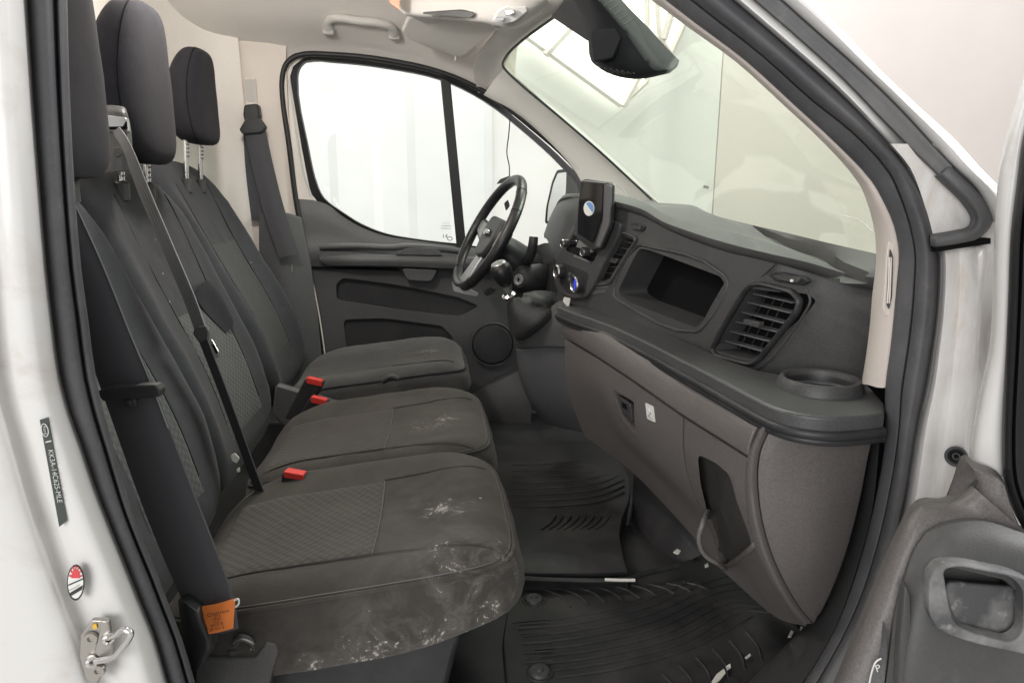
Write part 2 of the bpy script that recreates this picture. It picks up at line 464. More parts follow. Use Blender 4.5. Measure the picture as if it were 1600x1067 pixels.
def text(name, s, org, ex, ey, size, mat, parent=None, off=.0008):
    cu = bpy.data.curves.new('t', 'FONT'); cu.body = s; cu.size = size; cu.align_x = 'CENTER'; cu.align_y = 'CENTER'
    o = bpy.data.objects.new('t', cu); COL.objects.link(o); bpy.context.view_layer.update()
    me = bpy.data.meshes.new_from_object(o.evaluated_get(bpy.context.evaluated_depsgraph_get()))
    bpy.data.objects.remove(o)
    ex = Vector(ex).normalized(); ey = Vector(ey); ey = (ey-ex*ey.dot(ex)).normalized(); ez = ex.cross(ey)
    M = Matrix((ex, ey, ez)).transposed().to_4x4(); M.translation = Vector(org)+ez*off
    me.transform(M); me.materials.clear()
    return link(name, me, mat, parent, False)

# padded shapes (cushions, backrests): a superellipse plan with a shaped top
class Pad:
    def __init__(s, O, ex, ey, ez, hx, hy, hf, depth, p=5.0, edge=.05, taper=None, depf=None):
        s.O, s.ex, s.ey, s.ez = Vector(O), Vector(ex).normalized(), Vector(ey).normalized(), Vector(ez).normalized()
        s.hx, s.hy, s.hf, s.depth, s.p, s.edge = hx, hy, hf, depth, p, edge
        s.tp = taper or (lambda a: 1.0); s.depf = depf or (lambda a, b: depth)
    def rho(s, a, b):
        return ((abs(a)/s.hx)**s.p + (abs(b)/(s.hy*s.tp(a/s.hx)))**s.p)**(1/s.p)
    def drop(s, rho):
        e = (1-min(rho, 1))*min(s.hx, s.hy)
        return s.edge*(1-math.sqrt(max(0, 1-((s.edge-e)/s.edge)**2))) if e < s.edge else 0
    def top(s, a, b, off=0):
        return s.O + s.ex*a + s.ey*b + s.ez*(s.hf(a, b)-s.drop(s.rho(a, b))+off)
    def plan(s, th, k=1.0):
        c, q = math.cos(th), math.sin(th)
        a = s.hx*math.copysign(abs(c)**(2/s.p), c)*k
        return a, s.hy*s.tp(a/s.hx)*math.copysign(abs(q)**(2/s.p), q)*k
    def build(s, name, mat, parent, n=96):
        rs = [.02, .12, .22, .32, .42, .52, .61, .69, .76, .82, .87, .91, .94, .965, .985, .997]
        v, f = [], []; ths = []
        for i in range(n):
            t = 2*math.pi*i/n
            # even spacing along the rounded rectangle
            c, q = math.cos(t), math.sin(t); m = max(abs(c), abs(q)); c, q = c/m, q/m
            ths.append(math.atan2(math.copysign(abs(q)**(s.p/2), q), math.copysign(abs(c)**(s.p/2), c)))
        for r in rs:
            for t in ths:
                a, b = s.plan(t, r); w_ = .0022*noise.noise(V(a*14, b*14, s.O.y*5))+.0012*noise.noise(V(a*34, b*30, s.O.y*9))
                v.append(s.top(a, b)+s.ez*w_)
        for fr, k in ((.25, 1.004), (.5, 1.006), (.75, 1.0), (.93, .985), (1.0, .95)):
            for t in ths:
                a, b = s.plan(t, 1); h0 = s.hf(a, b)-s.edge; d = s.depf(a, b)
                w_ = 1+.012*noise.noise(V(a*16, b*16, fr*6))
                v.append(s.O + s.ex*a*k*w_ + s.ey*b*k*w_ + s.ez*(h0-(d-s.edge)*fr))
        for t in ths:
            a, b = s.plan(t, .6); v.append(s.O+s.ex*a+s.ey*b+s.ez*(s.hf(a, b)-s.depf(a, b)))
        L = len(rs)+6
        for i in range(L-1):
            for j in range(n): f.append((i*n+j, i*n+(j+1) % n, (i+1)*n+(j+1) % n, (i+1)*n+j))
        f.append(tuple(range(n))); f.append(tuple((L-1)*n+j for j in range(n)))
        return link(name, recalc(mesh(v, f)), mat, parent, True, 60)
    def patch(s, name, mat, parent, a0, a1, b0, b1, off=.004, n=28, skew=0, back=.012):
        rows = []
        for i in range(n+1):
            r = []
            for j in range(n+1):
                a = a0+(a1-a0)*i/n; b = b0+(b1-b0)*j/n + skew*(i/n-.5)
                ed = min(i, n-i, j, n-j)/n; o = off*(1-max(0, 1-ed*14)**2*.85)
                r.append(s.top(a, b, o))
            rows.append(r)
        me = slab_mesh(rows, -s.ez*back)
        uv = me.uv_layers.new(name='UVMap')
        for lp in me.loops:
            q = me.vertices[lp.vertex_index].co-s.O; uv.data[lp.index].uv = (q.dot(s.ex), q.dot(s.ey))
        return link(name, me, mat, parent, True, 50)
    def seam(s, name, mat, parent, ab, r=.0022, off=0, sm=5):
        pts = []
        for q in cr([V(a, b, 0) for a, b in ab], sm): pts.append(s.top(q.x, q.y, off))
        return tube(name, pts, r, mat, parent, 6, 0)
    def rim(s, name, mat, parent, rho, r, off, t0=0, t1=2*math.pi, n=90):
        pts = []
        for i in range(n+1):
            t = t0+(t1-t0)*i/n
            c, q = math.cos(t), math.sin(t); m = max(abs(c), abs(q)); c, q = c/m, q/m
            t = math.atan2(math.copysign(abs(q)**(s.p/2), q), math.copysign(abs(c)**(s.p/2), c))
            a, b = s.plan(t, rho); pts.append(s.top(a, b, off))
        return tube(name, pts, r, mat, parent, 6, 0)

# ================================================================== the place around the van
def sheet(name, pts, mat, th):
    return struct(link(name, prism_mesh([V(*p) for p in pts], th), mat, None, True, 30))
sheet('studio_floor', [(-7, -7, 0), (9, -7, 0), (9, 6, 0), (-7, 6, 0)], FLOORC, (0, 0, -.1))
# corrugated wall on the driver side: upright ribs of a trapezoid section
YW = 4.2
rows = [[], []]; x = -3.2
while x < 0.10:
    for dx, dy in ((0, 0), (.16, 0), (.21, .014), (.36, .014), (.41, 0)):
        for k, z in ((0, .004), (1, 5.0)): rows[k].append(V(x+dx, YW+dy, z))
    x += .45
struct(link('wall_corrugated', slab_mesh(rows, (0, .02, 0)), WALLW, None, True, 10))
wx = rows[0][-1].x
# smooth wall panels ahead of it with an open joint, and a softly curved fold in the lining
for x0, x1, wm_ in ((wx+.004, 1.735, WALLN), (1.743, 4.6, WALLP), (4.608, 8.0, WALLP)):
    rr = []
    for z in (.004, 1.2, 2.4, 3.6, 5.0):
        r = []
        for i in range(13):
            xx = x0+(x1-x0)*i/12
            r.append(V(xx, YW+.01-.05*math.exp(-((xx-1.25-.05*z)/.10)**2)+.05*math.exp(-((xx-1.55)/.12)**2)+.03*math.sin(z*.8+xx), z))
        rr.append(r)
    struct(link('wall_panel', slab_mesh(fine(rr, 2, 3), (0, .02, 0)), wm_, None, True, 30))
# bolt pair on the joint
for k, (px, py) in enumerate(((1101, 292), (1105, 293))):
    q = P(px, py, 4.185)
    tag(lathe('wall_screw', [(.0, -.006), (.009, -.005), (.009, .002), (.0, .003)], q, (0, 1, 0), STEEL, None, 12),
        'left screw head of the pair beside the wall joint' if k == 0 else 'right screw head of the pair beside the wall joint', 'screw', 'screws on the wall')
# bright roof windows above the wall, seen through the windscreen
def skylight(poly, bars, label, y=4.13):
    t = thing('skylight_window', label, 'skylight', P(*poly[0], y), 'skylights seen through the windscreen')
    pl = PP(poly, y)
    prism('pane', pl, (0, .03, 0), SKYL, t, 0)
    for a, b in bars: tube('glazing_bar', [P(*a, y-.02), P(*b, y-.02)], .022, WALLP, t, 4, 1)
    n = len(pl)
    for i in range(n): tube('frame_rail', [pl[i]-V(0, .012, 0), pl[(i+1) % n]-V(0, .012, 0)], .016, WALLP, t, 4, 1)
skylight([(820, 57), (880, -20), (1010, -20), (1010, 128), (970, 166)], [((890, 45), (852, 86)), ((1003, 110), (973, 166))],
         'large bright skylight behind the camera housing and windscreen header')
skylight([(1024, -20), (1075, -20), (1078, 18), (1048, 84), (1030, 60)], [((1056, 0), (1037, 62))], 'narrow bright skylight between camera housing and near windscreen pillar')

# ================================================================== van body round the open doorway
body = thing('van_body', 'white van body shell around the open passenger doorway', 'van', (0, .9, 0))
ys = [-60, 80, 170, 300, 420, 500, 590, 650, 700, 760, 800, 850, 900, 950, 1000, 1060, 1130]
bs = [40, 49, 55, 65, 75, 84, 96, 112, 130, 150, 165, 185, 205, 225, 245, 262, 285]
ss = [104, 107, 110, 117, 127, 138, 150, 164, 178, 195, 207, 226, 247, 266, 285, 303, 325]
wd_ = lambda i: ss[i]-bs[i]
rows = []
for y, b in zip(ys, bs):
    fold = 18*math.exp(-((y-980)/260)**2)
    rows.append([P(b-330, y, .655), P(b-200, y, .66), P(b-140-fold, y, .664), P(b-112-fold, y, .672), P(b-96-fold, y, .688), P(b-84-fold, y, .690), P(b-66, y, .684),
                 P(b-36, y, .686), P(b-20, y, .697), P(b-8, y, .712), P(b, y, .742), P(b-6, y, .80)])
slab('pillar_panel', rows, (-.004, .012, 0), PAINT, body, 3, 2, ang=60)
rows = []
for i, y in enumerate(ys):
    b, w0 = bs[i], wd_(i)
    rows.append([P(b-1, y, .742), P(b+.06*w0, y, .724), P(b+.25*w0, y, .716), P(b+.5*w0, y, .719), P(b+.66*w0, y, .732), P(b+.70*w0, y, .738), P(b+.78*w0, y, .728),
                 P(b+.92*w0, y, .732), P(b+w0, y, .752), P(b+w0-4, y, .80)])
slab('door_seal', rows, (-.012, .012, 0), RUBBER, body, 3, 2, ang=60)
rows = [[P(ss[i]-6, y, .80), P(ss[i]-40, y, .90), P(ss[i]-110, y, .98)] for i, y in enumerate(ys)]
slab('pillar_trim', rows, (-.006, 0, 0), DARK_PL, body, 2, 1)
# front pillar: layered trim, seal, painted flange, grey strip and outer skin
st = [  # T0 trim inner, T1 trim/seal, S2 seal outer, W3 flange, G4 strip outer, E5 skin, depth shift, groove
    ((900, -75), (915, -82), (985, -120), (1005, -132), (1030, -148), (1055, -165), .12, (940, -95)),
    ((1000, -12), (1015, -17), (1080, -55), (1100, -66), (1124, -82), (1148, -98), .105, (1040, -30)),
    ((1075, 43), (1089, 39), (1150, 6), (1171, -4), (1198, -20), (1224, -36), .09, (1114, 28)),
    ((1150, 97), (1165, 96), (1229, 74), (1249, 63), (1277, 50), (1302, 33), .07, (1191, 88)),
    ((1225, 165), (1242, 166), (1302, 138), (1322, 130), (1347, 112), (1374, 108), .05, (1268, 157)),
    ((1290, 226), (1307, 226), (1362, 199), (1385, 196), (1407, 170), (1434, 165), .03, (1335, 210)),
    ((1343, 288), (1361, 283), (1412, 258), (1440, 250), (1461, 229), (1494, 220), .015, (1390, 271)),
    ((1356, 318), (1376, 308), (1434, 296), (1468, 276), (1490, 260), (1532, 262), .005, (1405, 303)),
]
low = [  # below the mirror corner: T0, T1, S2
    ((1367, 360), (1396, 352), (1452, 350)), ((1370, 407), (1404, 396), (1461, 398)), ((1364, 460), (1401, 440), (1462, 448)),
    ((1360, 509), (1397, 485), (1459, 500)), ((1354, 556), (1391, 543), (1453, 543)), ((1347, 600), (1383, 605), (1440, 620)),
]
T = [(a[0], a[1], a[6]) for a in st]+[(a[0], a[1], 0) for a in low]
rows = [[P(*a, .96+d), P(*a, .90+d), P((a[0]*.7+b[0]*.3), (a[1]*.7+b[1]*.3), .855+d), P(b[0]-4, b[1]+1, .833+d), P(b[0]+6, b[1]-2, .83+d)] for a, b, d in T]
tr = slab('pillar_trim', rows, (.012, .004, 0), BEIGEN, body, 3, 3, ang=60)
# defroster outlet let into the pillar trim
sv = PP([(1390, 376), (1397, 384), (1400, 402), (1398, 470), (1392, 492), (1384, 494), (1380, 484), (1384, 420), (1387, 385)], .836)
prism('defroster_surround', rpoly(sv, .3), (.006, .012, 0), BEIGE, body, .0015)
dv = PP([(1390.5, 388), (1395.5, 400), (1394, 464), (1389, 484), (1385, 476), (1388, 420)], .833)
prism('defroster_outlet', rpoly(dv, .3), (.004, .008, 0), DARK_PL, body, 0)
for dx in (-1.6, 1.6): tube('defroster_slat', [P(1391+dx, 402, .831), P(1390+dx*.8, 440, .831), P(1388+dx, 474, .831)], .0011, BEIGE, body, 6)
# seal along the front pillar and down to the sill
inn = [a[1] for a in st]+[a[1] for a in low]+[(1384, 660), (1382, 700), (1366, 790), (1340, 890), (1306, 980), (1250, 1075), (1200, 1140)]
outr = [a[2] for a in st]+[a[2] for a in low]+[(1432, 655), (1424, 700), (1410, 785), (1390, 870), (1356, 960), (1305, 1062), (1262, 1140)]
dd = [a[6] for a in st]+[0]*(len(inn)-len(st)); grv = [a[7] for a in st]
rows = []
for (a, b, d) in zip(inn, outr, dd):
    A, B = V(*a, 0), V(*b, 0); i_ = len(rows)
    G = V(*grv[i_], 0) if i_ < len(grv) else A.lerp(B, .45)
    def q(t, y): 
        h = A.lerp(G, t/.45) if t < .45 else G.lerp(B, (t-.45)/.55)
        return P(h.x, h.y, y+d)
    rows.append([q(0, .90), q(0, .838), q(.03, .822), q(.10, .814), q(.36, .800), q(.43, .798), q(.46, .800), q(.50, .780), q(.60, .762), q(.78, .754), q(.92, .758), q(.99, .772), q(1.02, .80)])
slab('door_seal', rows, (.012, .012, 0), RUBBER, body, 3, 3, ang=60)
# painted flange, grey strip, outer skin of the pillar
rows = [[P(*a[2], .785+a[6]+fd), P(a[2][0]*.6+a[3][0]*.4, a[2][1]*.6+a[3][1]*.4, .762+a[6]+fd), P(a[3][0]+3, a[3][1]-2, .76+a[6]+fd)] for a, fd in zip(st[:-1], (0, 0, 0, 0, 0, .004, .03))]
slab('pillar_flange', rows, (.01, .012, 0), PAINT, body, 3, 4, ang=60)
rows = [[P(*a[3], .765+a[6]), P(a[3][0]*.9+a[4][0]*.1, a[3][1]*.9+a[4][1]*.1, .745+a[6]), P(a[3][0]*.5+a[4][0]*.5, a[3][1]*.5+a[4][1]*.5, .742+a[6]),
         P(a[3][0]*.1+a[4][0]*.9, a[3][1]*.1+a[4][1]*.9, .738+a[6]), P(*a[4], .75+a[6])] for a in st]
slab('pillar_strip', rows, (.01, .012, 0), STRIP, body, 3, 4, ang=50)
rows = [[P(a[4][0]-1, a[4][1]+1, .752+a[6]), P(a[4][0]*.9+a[5][0]*.1, a[4][1]*.9+a[5][1]*.1, .735+a[6]), P(a[4][0]*.45+a[5][0]*.55, a[4][1]*.45+a[5][1]*.55, .722+a[6]),
         P(a[4][0]*.1+a[5][0]*.9, a[4][1]*.1+a[5][1]*.9, .735+a[6]), P(*a[5], .77+a[6]), P(a[5][0]-3, a[5][1]+3, .85+a[6])] for a in st + [((0, 0), (0, 0), (0, 0), (0, 0), (1526, 296), (1575, 308), 0), ((0, 0), (0, 0), (0, 0), (0, 0), (1550, 345), (1600, 360), 0)]]
slab('pillar_skin', rows, (.006, .012, 0), PAINT, body, 3, 4, ang=60)
# jamb below: pressed folds, dirty
rows = []
for y, s2 in ((225, 1392), (262, 1422), (300, 1438), (340, 1450), (372, 1459), (400, 1464), (448, 1464), (500, 1460), (545, 1454), (600, 1446), (660, 1432), (720, 1422), (790, 1410), (870, 1390), (950, 1360)):
    w_ = {225: 1462, 262: 1500, 300: 1526, 340: 1548}.get(y, 1600)-s2; up_ = y < 380
    rc = .030*math.exp(-((y-530)/70)**2)+.012*math.exp(-((y-690)/60)**2)
    ry = [(0, .80), (6, .783), (.10*w_, .762), (.26*w_, .768), (.40*w_, .752), (.47*w_, .742), (.56*w_, .752+rc), (.72*w_, .758+rc), (.85*w_, .745), (w_, .75)]
    if up_: ry = [(a, .775-.02*(a/w_)) for a, b in ry]
    rows.append([P(s2+a, y, b) for a, b in ry])
slab('hinge_pillar', rows, (.006, .012, 0), PAINTD, body, 3, 3, ang=60)
# scruffy gasket round the front corner of the doorway, and the ledge it ends on
gp = [(1477, 267, .748), (1494, 283, .742), (1515, 303, .738), (1533, 327, .735), (1538, 346, .735), (1526, 363, .735), (1498, 371, .738), (1462, 377, .742)]
rows = []
for i, g in enumerate(gp):
    wv = 13 if i < 5 else 10
    d = [(1, -1), (1, -1), (1, -.9), (1, -.5), (1, .2), (.5, 1), (.1, 1), (.05, 1)][i]; L = math.hypot(*d); d = (d[0]/L*wv, d[1]/L*wv)
    rows.append([P(g[0]-d[0], g[1]-d[1], g[2]+.012), P(g[0]-d[0]*.6, g[1]-d[1]*.6, g[2]-.006), P(g[0]+d[0]*.4, g[1]+d[1]*.4, g[2]-.008), P(g[0]+d[0], g[1]+d[1], g[2]+.012)])
slab('corner_gasket', rows, (.004, .014, 0), STRIP, body, 3, 4, ang=60)
prism('painted_ledge_shade', PP([(1462, 386), (1530, 374), (1548, 372), (1548, 381), (1500, 388), (1464, 394)], .748), (0, .012, 0), DEEP, body, 0)  # dark strip painted in as the shade beneath the ledge
# sill and kick trim at the bottom right
rows = [[P(1376, 670, .87), P(1362, 690, .90)], [P(1362, 800, .86), P(1338, 800, .92)], [P(1338, 890, .85), P(1305, 905, .95)], [P(1304, 982, .84), P(1268, 965, .98)], [P(1245, 1078, .84), P(1205, 1030, 1.0)], [P(1190, 1140, .84), P(1120, 1110, 1.02)]]
slab('kick_trim', rows, (.01, .01, -.01), GREY_PL, body, 4, 4)

# roof lining, bulkhead and the far side of the cabin
far_top = [(300, 95), (400, 92), (447, 92), (520, 88), (600, 97), (690, 118), (765, 152), (800, 172)]
rows = [[P(px, py+9, 2.67) for px, py in far_top]]
def roofrow(y, z, dz=0): return [V(q.x*1.0, y, z-max(0, q.x-.05)*.42-max(0, q.x+.1)**2*.3) for q in rows[0]]
rows.append([q+V(0, -.05, .05) for q in rows[0]])
rows.append([V(q.x, 2.50, .35*q.z+.65*2.02) for q in rows[0]])
for y, z in ((2.36, 2.035), (2.1, 2.06), (1.7, 2.07), (1.3, 2.05), (1.0, 1.98)): rows.append(roofrow(y, z))
slab('headlining', rows, (0, .004, .012), LINER, body, 4, 4, ang=60)
# header above the windscreen, far corner
rows = [[P(748, 150, 2.66), P(766, 132, 2.60), P(789, 108, 2.47)], [P(740, 108, 2.50), P(775, 98, 2.45), P(790, 100, 2.42)],
        [P(770, 60, 2.25), P(795, 72, 2.27), P(803, 76, 2.30)], [P(800, 30, 1.98), P(850, 30, 1.98), P(861, 33, 1.99)], [P(860, -30, 1.7), P(890, -8, 1.7), P(908, -2, 1.7)], [P(900, -80, 1.4), P(935, -70, 1.4), P(950, -66, 1.4)]]
slab('windscreen_header', rows, (.0, .01, .012), LINER, body, 4, 4, ang=60)
# far windscreen pillar trim
rows = [[P(756, 148, 2.58), P(775, 122, 2.54), P(788, 106, 2.46)], [P(800, 172, 2.60), P(812, 150, 2.54), P(816, 130, 2.46)], [P(850, 214, 2.60), P(868, 193, 2.54), P(873, 180, 2.47)],
        [P(895, 262, 2.60), P(925, 240, 2.55), P(935, 234, 2.48)], [P(918, 300, 2.60), P(972, 288, 2.56), P(1000, 292, 2.5)], [P(930, 330, 2.60), P(990, 320, 2.56), P(1030, 318, 2.5)]]
slab('pillar_trim', rows, (.0, .014, 0), TRIMG, body, 4, 4, ang=60)
tube('windscreen_gasket', PP([(905, 0, 1.70), (858, 33, 1.95), (803, 75, 2.24), (789, 92, 2.34), (786, 104, 2.40), (800, 120, 2.44), (873, 182, 2.46), (936, 236, 2.48), (1018, 312, 2.5)]), .0042, BLACKSEAL, body, 6, 4)
tube('speaker_trim_line', PP([(957, 288, 2.5), (968, 291, 2.5), (976, 300, 2.5), (980, 310, 2.5)]), .002, WPAPER, body, 6)
# bulkhead behind the seats with a rounded corner into the side
XB = -.84
rows = []
for z in (.5, 1.0, 1.4, 1.7, 1.95, 2.05):
    k = max(0, z-1.75)*.25
    rows.append([V(XB, .75, z), V(XB, 1.2, z), V(XB-.0, 1.7, z), V(XB, 2.1, z), V(XB+.005, 2.40-k, z), V(XB+.04, 2.52-k, z), V(XB+.11, 2.58-k*.6, z), V(XB+.2, 2.60-k*.3, z)])
slab('bulkhead', rows, (-.014, .01, 0), BULK, body, 4, 3, ang=60)
# window in the bulkhead, a pale pane behind the middle headrest
bw = [V(XB+.004, y, z) for y, z in ((1.50, 1.62), (1.50, 1.88), (1.86, 1.88), (1.86, 1.62))]
prism('bulkhead_window', rpoly(bw, .15), (.006, 0, 0), GLASS_D, body, .001)
slab('side_wall', [[V(-.95, 2.68, .45), V(0, 2.68, .45), V(1.1, 2.68, .45)], [V(-.95, 2.70, 1.1), V(0, 2.70, 1.1), V(1.1, 2.70, 1.1)]], (0, .02, 0), DARK_PL, body, 2, 2)
# far side pillar trim with the belt slot
rows = [[P(335, 60, 2.60), P(400, 66, 2.60), P(447, 70, 2.62)], [P(345, 88, 2.615), P(400, 92, 2.61), P(447, 96, 2.62)], [P(352, 180, 2.61), P(410, 190, 2.60), P(452, 200, 2.62)], [P(380, 290, 2.60), P(430, 300, 2.595), P(465, 310, 2.62)], [P(400, 400, 2.6), P(440, 400, 2.6), P(482, 400, 2.62)], [P(420, 620, 2.6), P(470, 620, 2.6), P(512, 620, 2.62)]]
slab('pillar_trim', rows, (0, .014, 0), BEIGE, body, 4, 4, ang=60)
rows = [[P(404, 335, 2.56), P(440, 332, 2.555), P(470, 340, 2.585)], [P(405, 430, 2.555), P(450, 430, 2.55), P(488, 432, 2.585)], [P(410, 640, 2.555), P(460, 640, 2.55), P(510, 640, 2.585)]]
slab('lower_pillar_trim', rows, (0, .03, 0), DARK_PL, body, 4, 4, .004)
prism('belt_slide', rpoly(PP([(381, 121, 2.598), (399, 121, 2.598), (403, 185, 2.585), (384, 185, 2.585)]), .2), (0, .01, 0), BEIGE, body, .003)
prism('belt_slot', rpoly(PP([(383, 124, 2.594), (397, 124, 2.594), (400, 160, 2.589), (385, 160, 2.589)]), .2), (0, .004, 0), CONSOLE, body, .001)
# grab handle on the roof side
gh = thing('grab_handle', 'beige grab handle on the roof above the driver window', 'handle', P(565, 60, 2.52))
tube('grip', PP([(513, 50, 2.53), (512, 36, 2.50), (520, 29, 2.48), (560, 33, 2.47), (600, 38, 2.47), (612, 44, 2.49), (617, 58, 2.53)]), .0165, CONSOLE, gh, 10, 5, upv=(0, -.4, .9), flat=.8)
for a in ((513, 47), (616, 55)): box('mount', P(*a, 2.53), (.036, .03, .034), CONSOLE, gh, None, .006)
# added, unseen fixture and point light that brighten the cabin
cl_ = thing('added_cabin_light', 'added round fill lamp on the roof lining, out of view', 'lamp', (-.42, 1.60, 2.03))
lathe('fill_base', [(.075, .0), (.078, -.014), (.07, -.02), (.0, -.02)], (-.42, 1.60, 2.04), (0, 0, 1), CONSOLE, cl_, 32)
lathe('fill_lens', [(.066, -.021), (.05, -.034), (.0, -.04)], (-.42, 1.60, 2.04), (0, 0, 1), LAMPG, cl_, 32)
pl_ = bpy.data.lights.new('added_cabin_point', 'POINT'); pl_.energy = 11; pl_.shadow_soft_size = .05; pl_.color = (1, .95, .89)
po = bpy.data.objects.new('added_cabin_point', pl_); COL.objects.link(po); po.location = (-.42, 1.60, 1.93)
# sun visor folded up against the roof
sv = thing('sun_visor', 'grey folded driver sun visor below the overhead console', 'sun visor', P(700, 80, 2.36))
vp = [(640, 26, 2.22), (629, 50, 2.34), (637, 62, 2.38), (688, 82, 2.38), (714, 91, 2.38), (727, 86, 2.36), (776, 48, 2.18), (764, 36, 2.12), (700, 10, 2.05)]
prism('board', rpoly(PP(vp), .22, 4), (-.004, .012, .012), LINER, sv, .004)
tube('pivot_pin', PP([(712, 88, 2.375), (711, 96, 2.375)]), .003, CONSOLE, sv, 8, 1)
# overhead console with reading light
oc = thing('overhead_console', 'pale overhead storage console above the windscreen', 'overhead console', P(720, 20, 2.0))
def shear(lst): return [P(*q) for q in lst]
rows = [[P(624, -30, 2.15), P(720, -45, 2.0), P(800, -60, 1.85), P(880, -75, 1.7)],
        [P(622, 12, 2.15), P(700, 2, 2.0), P(780, -12, 1.85), P(860, -30, 1.72)],
        [P(630, 22, 2.13), P(708, 28, 2.02), P(766, 34, 1.92), P(800, 40, 1.86)],
        [P(640, 26, 2.16), P(720, 30, 2.06), P(772, 36, 1.97), P(806, 44, 1.92)]]
rows = [[P(612, -40, 2.15), P(622, 12, 2.13), P(632, 23, 2.12), P(642, 27, 2.20)],
        [P(680, -50, 2.05), P(690, 4, 2.03), P(700, 27, 2.02), P(706, 31, 2.1)],
        [P(740, -55, 1.95), P(750, 0, 1.93), P(752, 32, 1.93), P(758, 35, 2.0)],
        [P(790, -60, 1.85), P(800, -6, 1.85), P(800, 38, 1.88), P(806, 44, 1.95)],
        [P(830, -60, 1.8), P(842, -10, 1.8), P(836, 18, 1.85), P(840, 26, 1.93)],
        [P(880, -70, 1.72), P(890, -40, 1.72), P(884, -20, 1.76), P(884, -12, 1.84)]]
slab('shell', rows, (0, .02, .02), CONSOLE, oc, 4, 4, ang=60)
prism('shelf_slot', rpoly(PP([(650, 20, 2.055), (735, 26, 1.94), (742, 20, 1.93), (722, 15, 1.955)]), .3), (0, -.004, -.004), GREY_PL, oc, 0)
rl = prism('reading_light', rpoly(PP([(768, 33, 1.885), (776, 16, 1.875), (788, 9, 1.86), (822, 10, 1.84), (824, 18, 1.845), (804, 34, 1.86), (786, 38, 1.88)]), .35), (0, -.006, -.003), LAMPG, oc, .003)
prism('light_switch', rpoly(PP([(787, 15, 1.85), (800, 14, 1.845), (804, 20, 1.845), (790, 25, 1.852)]), .3), (0, -.01, -.004), CHROME, rl, .002)
prism('light_lens', rpoly(PP([(776, 27, 1.865), (788, 26, 1.86), (786, 33, 1.862), (775, 33, 1.868)]), .3), (0, -.009, -.003), SILVER, rl, .001)
prism('light_button', rpoly(PP([(772, 40, 1.9), (782, 42, 1.89), (780, 46, 1.89), (771, 44, 1.9)]), .3), (0, -.006, -.006), GREY_PL, oc, .002)
tag(prism('card', PP([(600, -12, 2.08), (625, -12, 2.06), (624, 16, 2.06), (610, 6, 2.07)]), (0, .012, 0), PEACH, None, .001), 'peach coloured card sticking out of the overhead console', 'card')

# windscreen
near = [(a[0][0], a[0][1], .91+a[6]) for a in st] + [(1366, 360, .95), (1371, 400, .97), (1378, 440, 1.0), (1395, 520, 1.05)]
far_ = [(940, -30, 1.5), (893, 8, 1.77), (850, 40, 2.0), (808, 73, 2.22), (788, 96, 2.38), (787, 104, 2.42), (840, 152, 2.46), (930, 230, 2.49), (1022, 314, 2.51), (1050, 345, 2.53), (1080, 400, 2.55)]
ws = thing('windscreen', 'large pale tinted windscreen above the dashboard', 'windscreen', V(.6, 1.7, 1.3))
rows = []
nn = cr(PP(near), 2); ff = cr(PP(far_), 2)
for a, b in zip(nn, ff):
    d = Vector((.10, 0, .03)); r = []
    for i in range(9): t = i/8; r.append(a.lerp(b, t)+d*math.sin(math.pi*t))
    rows.append(r)
slab('glass', rows, (.003, 0, .003), GLASS_W, ws, 1, 1, ang=80)
tube('crack', PP([(1294, 331, 1.05), (1318, 337, 1.02), (1340, 344, .98), (1358, 354, .95)]), .0006, WPAPER, ws, 4)
tube('crack', PP([(1338, 342, .98), (1352, 352, .96), (1364, 362, .93)]), .0007, WPAPER, ws, 4)
# housing of the mirror and cameras at the top of the windscreen
mh = thing('camera_housing', 'black mirror and camera housing at the top of the windscreen', 'camera housing', P(960, 90, 1.7))
prism('cover_plate', rpoly(PP([(858, 26, 1.78), (890, -12, 1.68), (940, -12, 1.64), (930, 55, 1.70), (918, 66, 1.72)]), .15), (.03, .02, .03), GREY_PL, mh, .004)
rows = [[P(885, -25, 1.62), P(917, 48, 1.66), P(924, 96, 1.66), P(940, 108, 1.65), P(990, 118, 1.62), P(1040, 112, 1.58)],
        [P(895, -30, 1.55), P(926, 40, 1.57), P(938, 98, 1.58), P(952, 112, 1.57), P(996, 124, 1.55), P(1046, 115, 1.53)],
        [P(905, -35, 1.48), P(950, 20, 1.49), P(982, 58, 1.50), P(1003, 88, 1.50), P(1022, 110, 1.50), P(1049, 109, 1.50)],
        [P(918, -38, 1.50), P(964, 14, 1.51), P(998, 48, 1.53), P(1022, 74, 1.54), P(1040, 93, 1.54), P(1051, 104, 1.53)]]
slab('shell', rows, (.05, .10, .03), HOUS, mh, 4, 4, .003)
prism('sensor_block', rpoly(PP([(920, 48, 1.535), (962, 42, 1.50), (972, 60, 1.50), (958, 92, 1.52), (928, 98, 1.54)]), .15), (.02, .05, .01), HOUS, mh, .004)
for i in range(7):
    tube('vent_rib', PP([(936+i*9, 105+i*1.6, 1.525), (950+i*9, 114+i*1.2, 1.55)]), .0014, GREY_PL, mh, 5, 1)
for i in range(6):
    tube('grille_rib', PP([(936+i*8, 2+i*7.4, 1.472), (950+i*8, -6+i*7.4, 1.475)]), .0014, GREY_PL, mh, 5, 1)

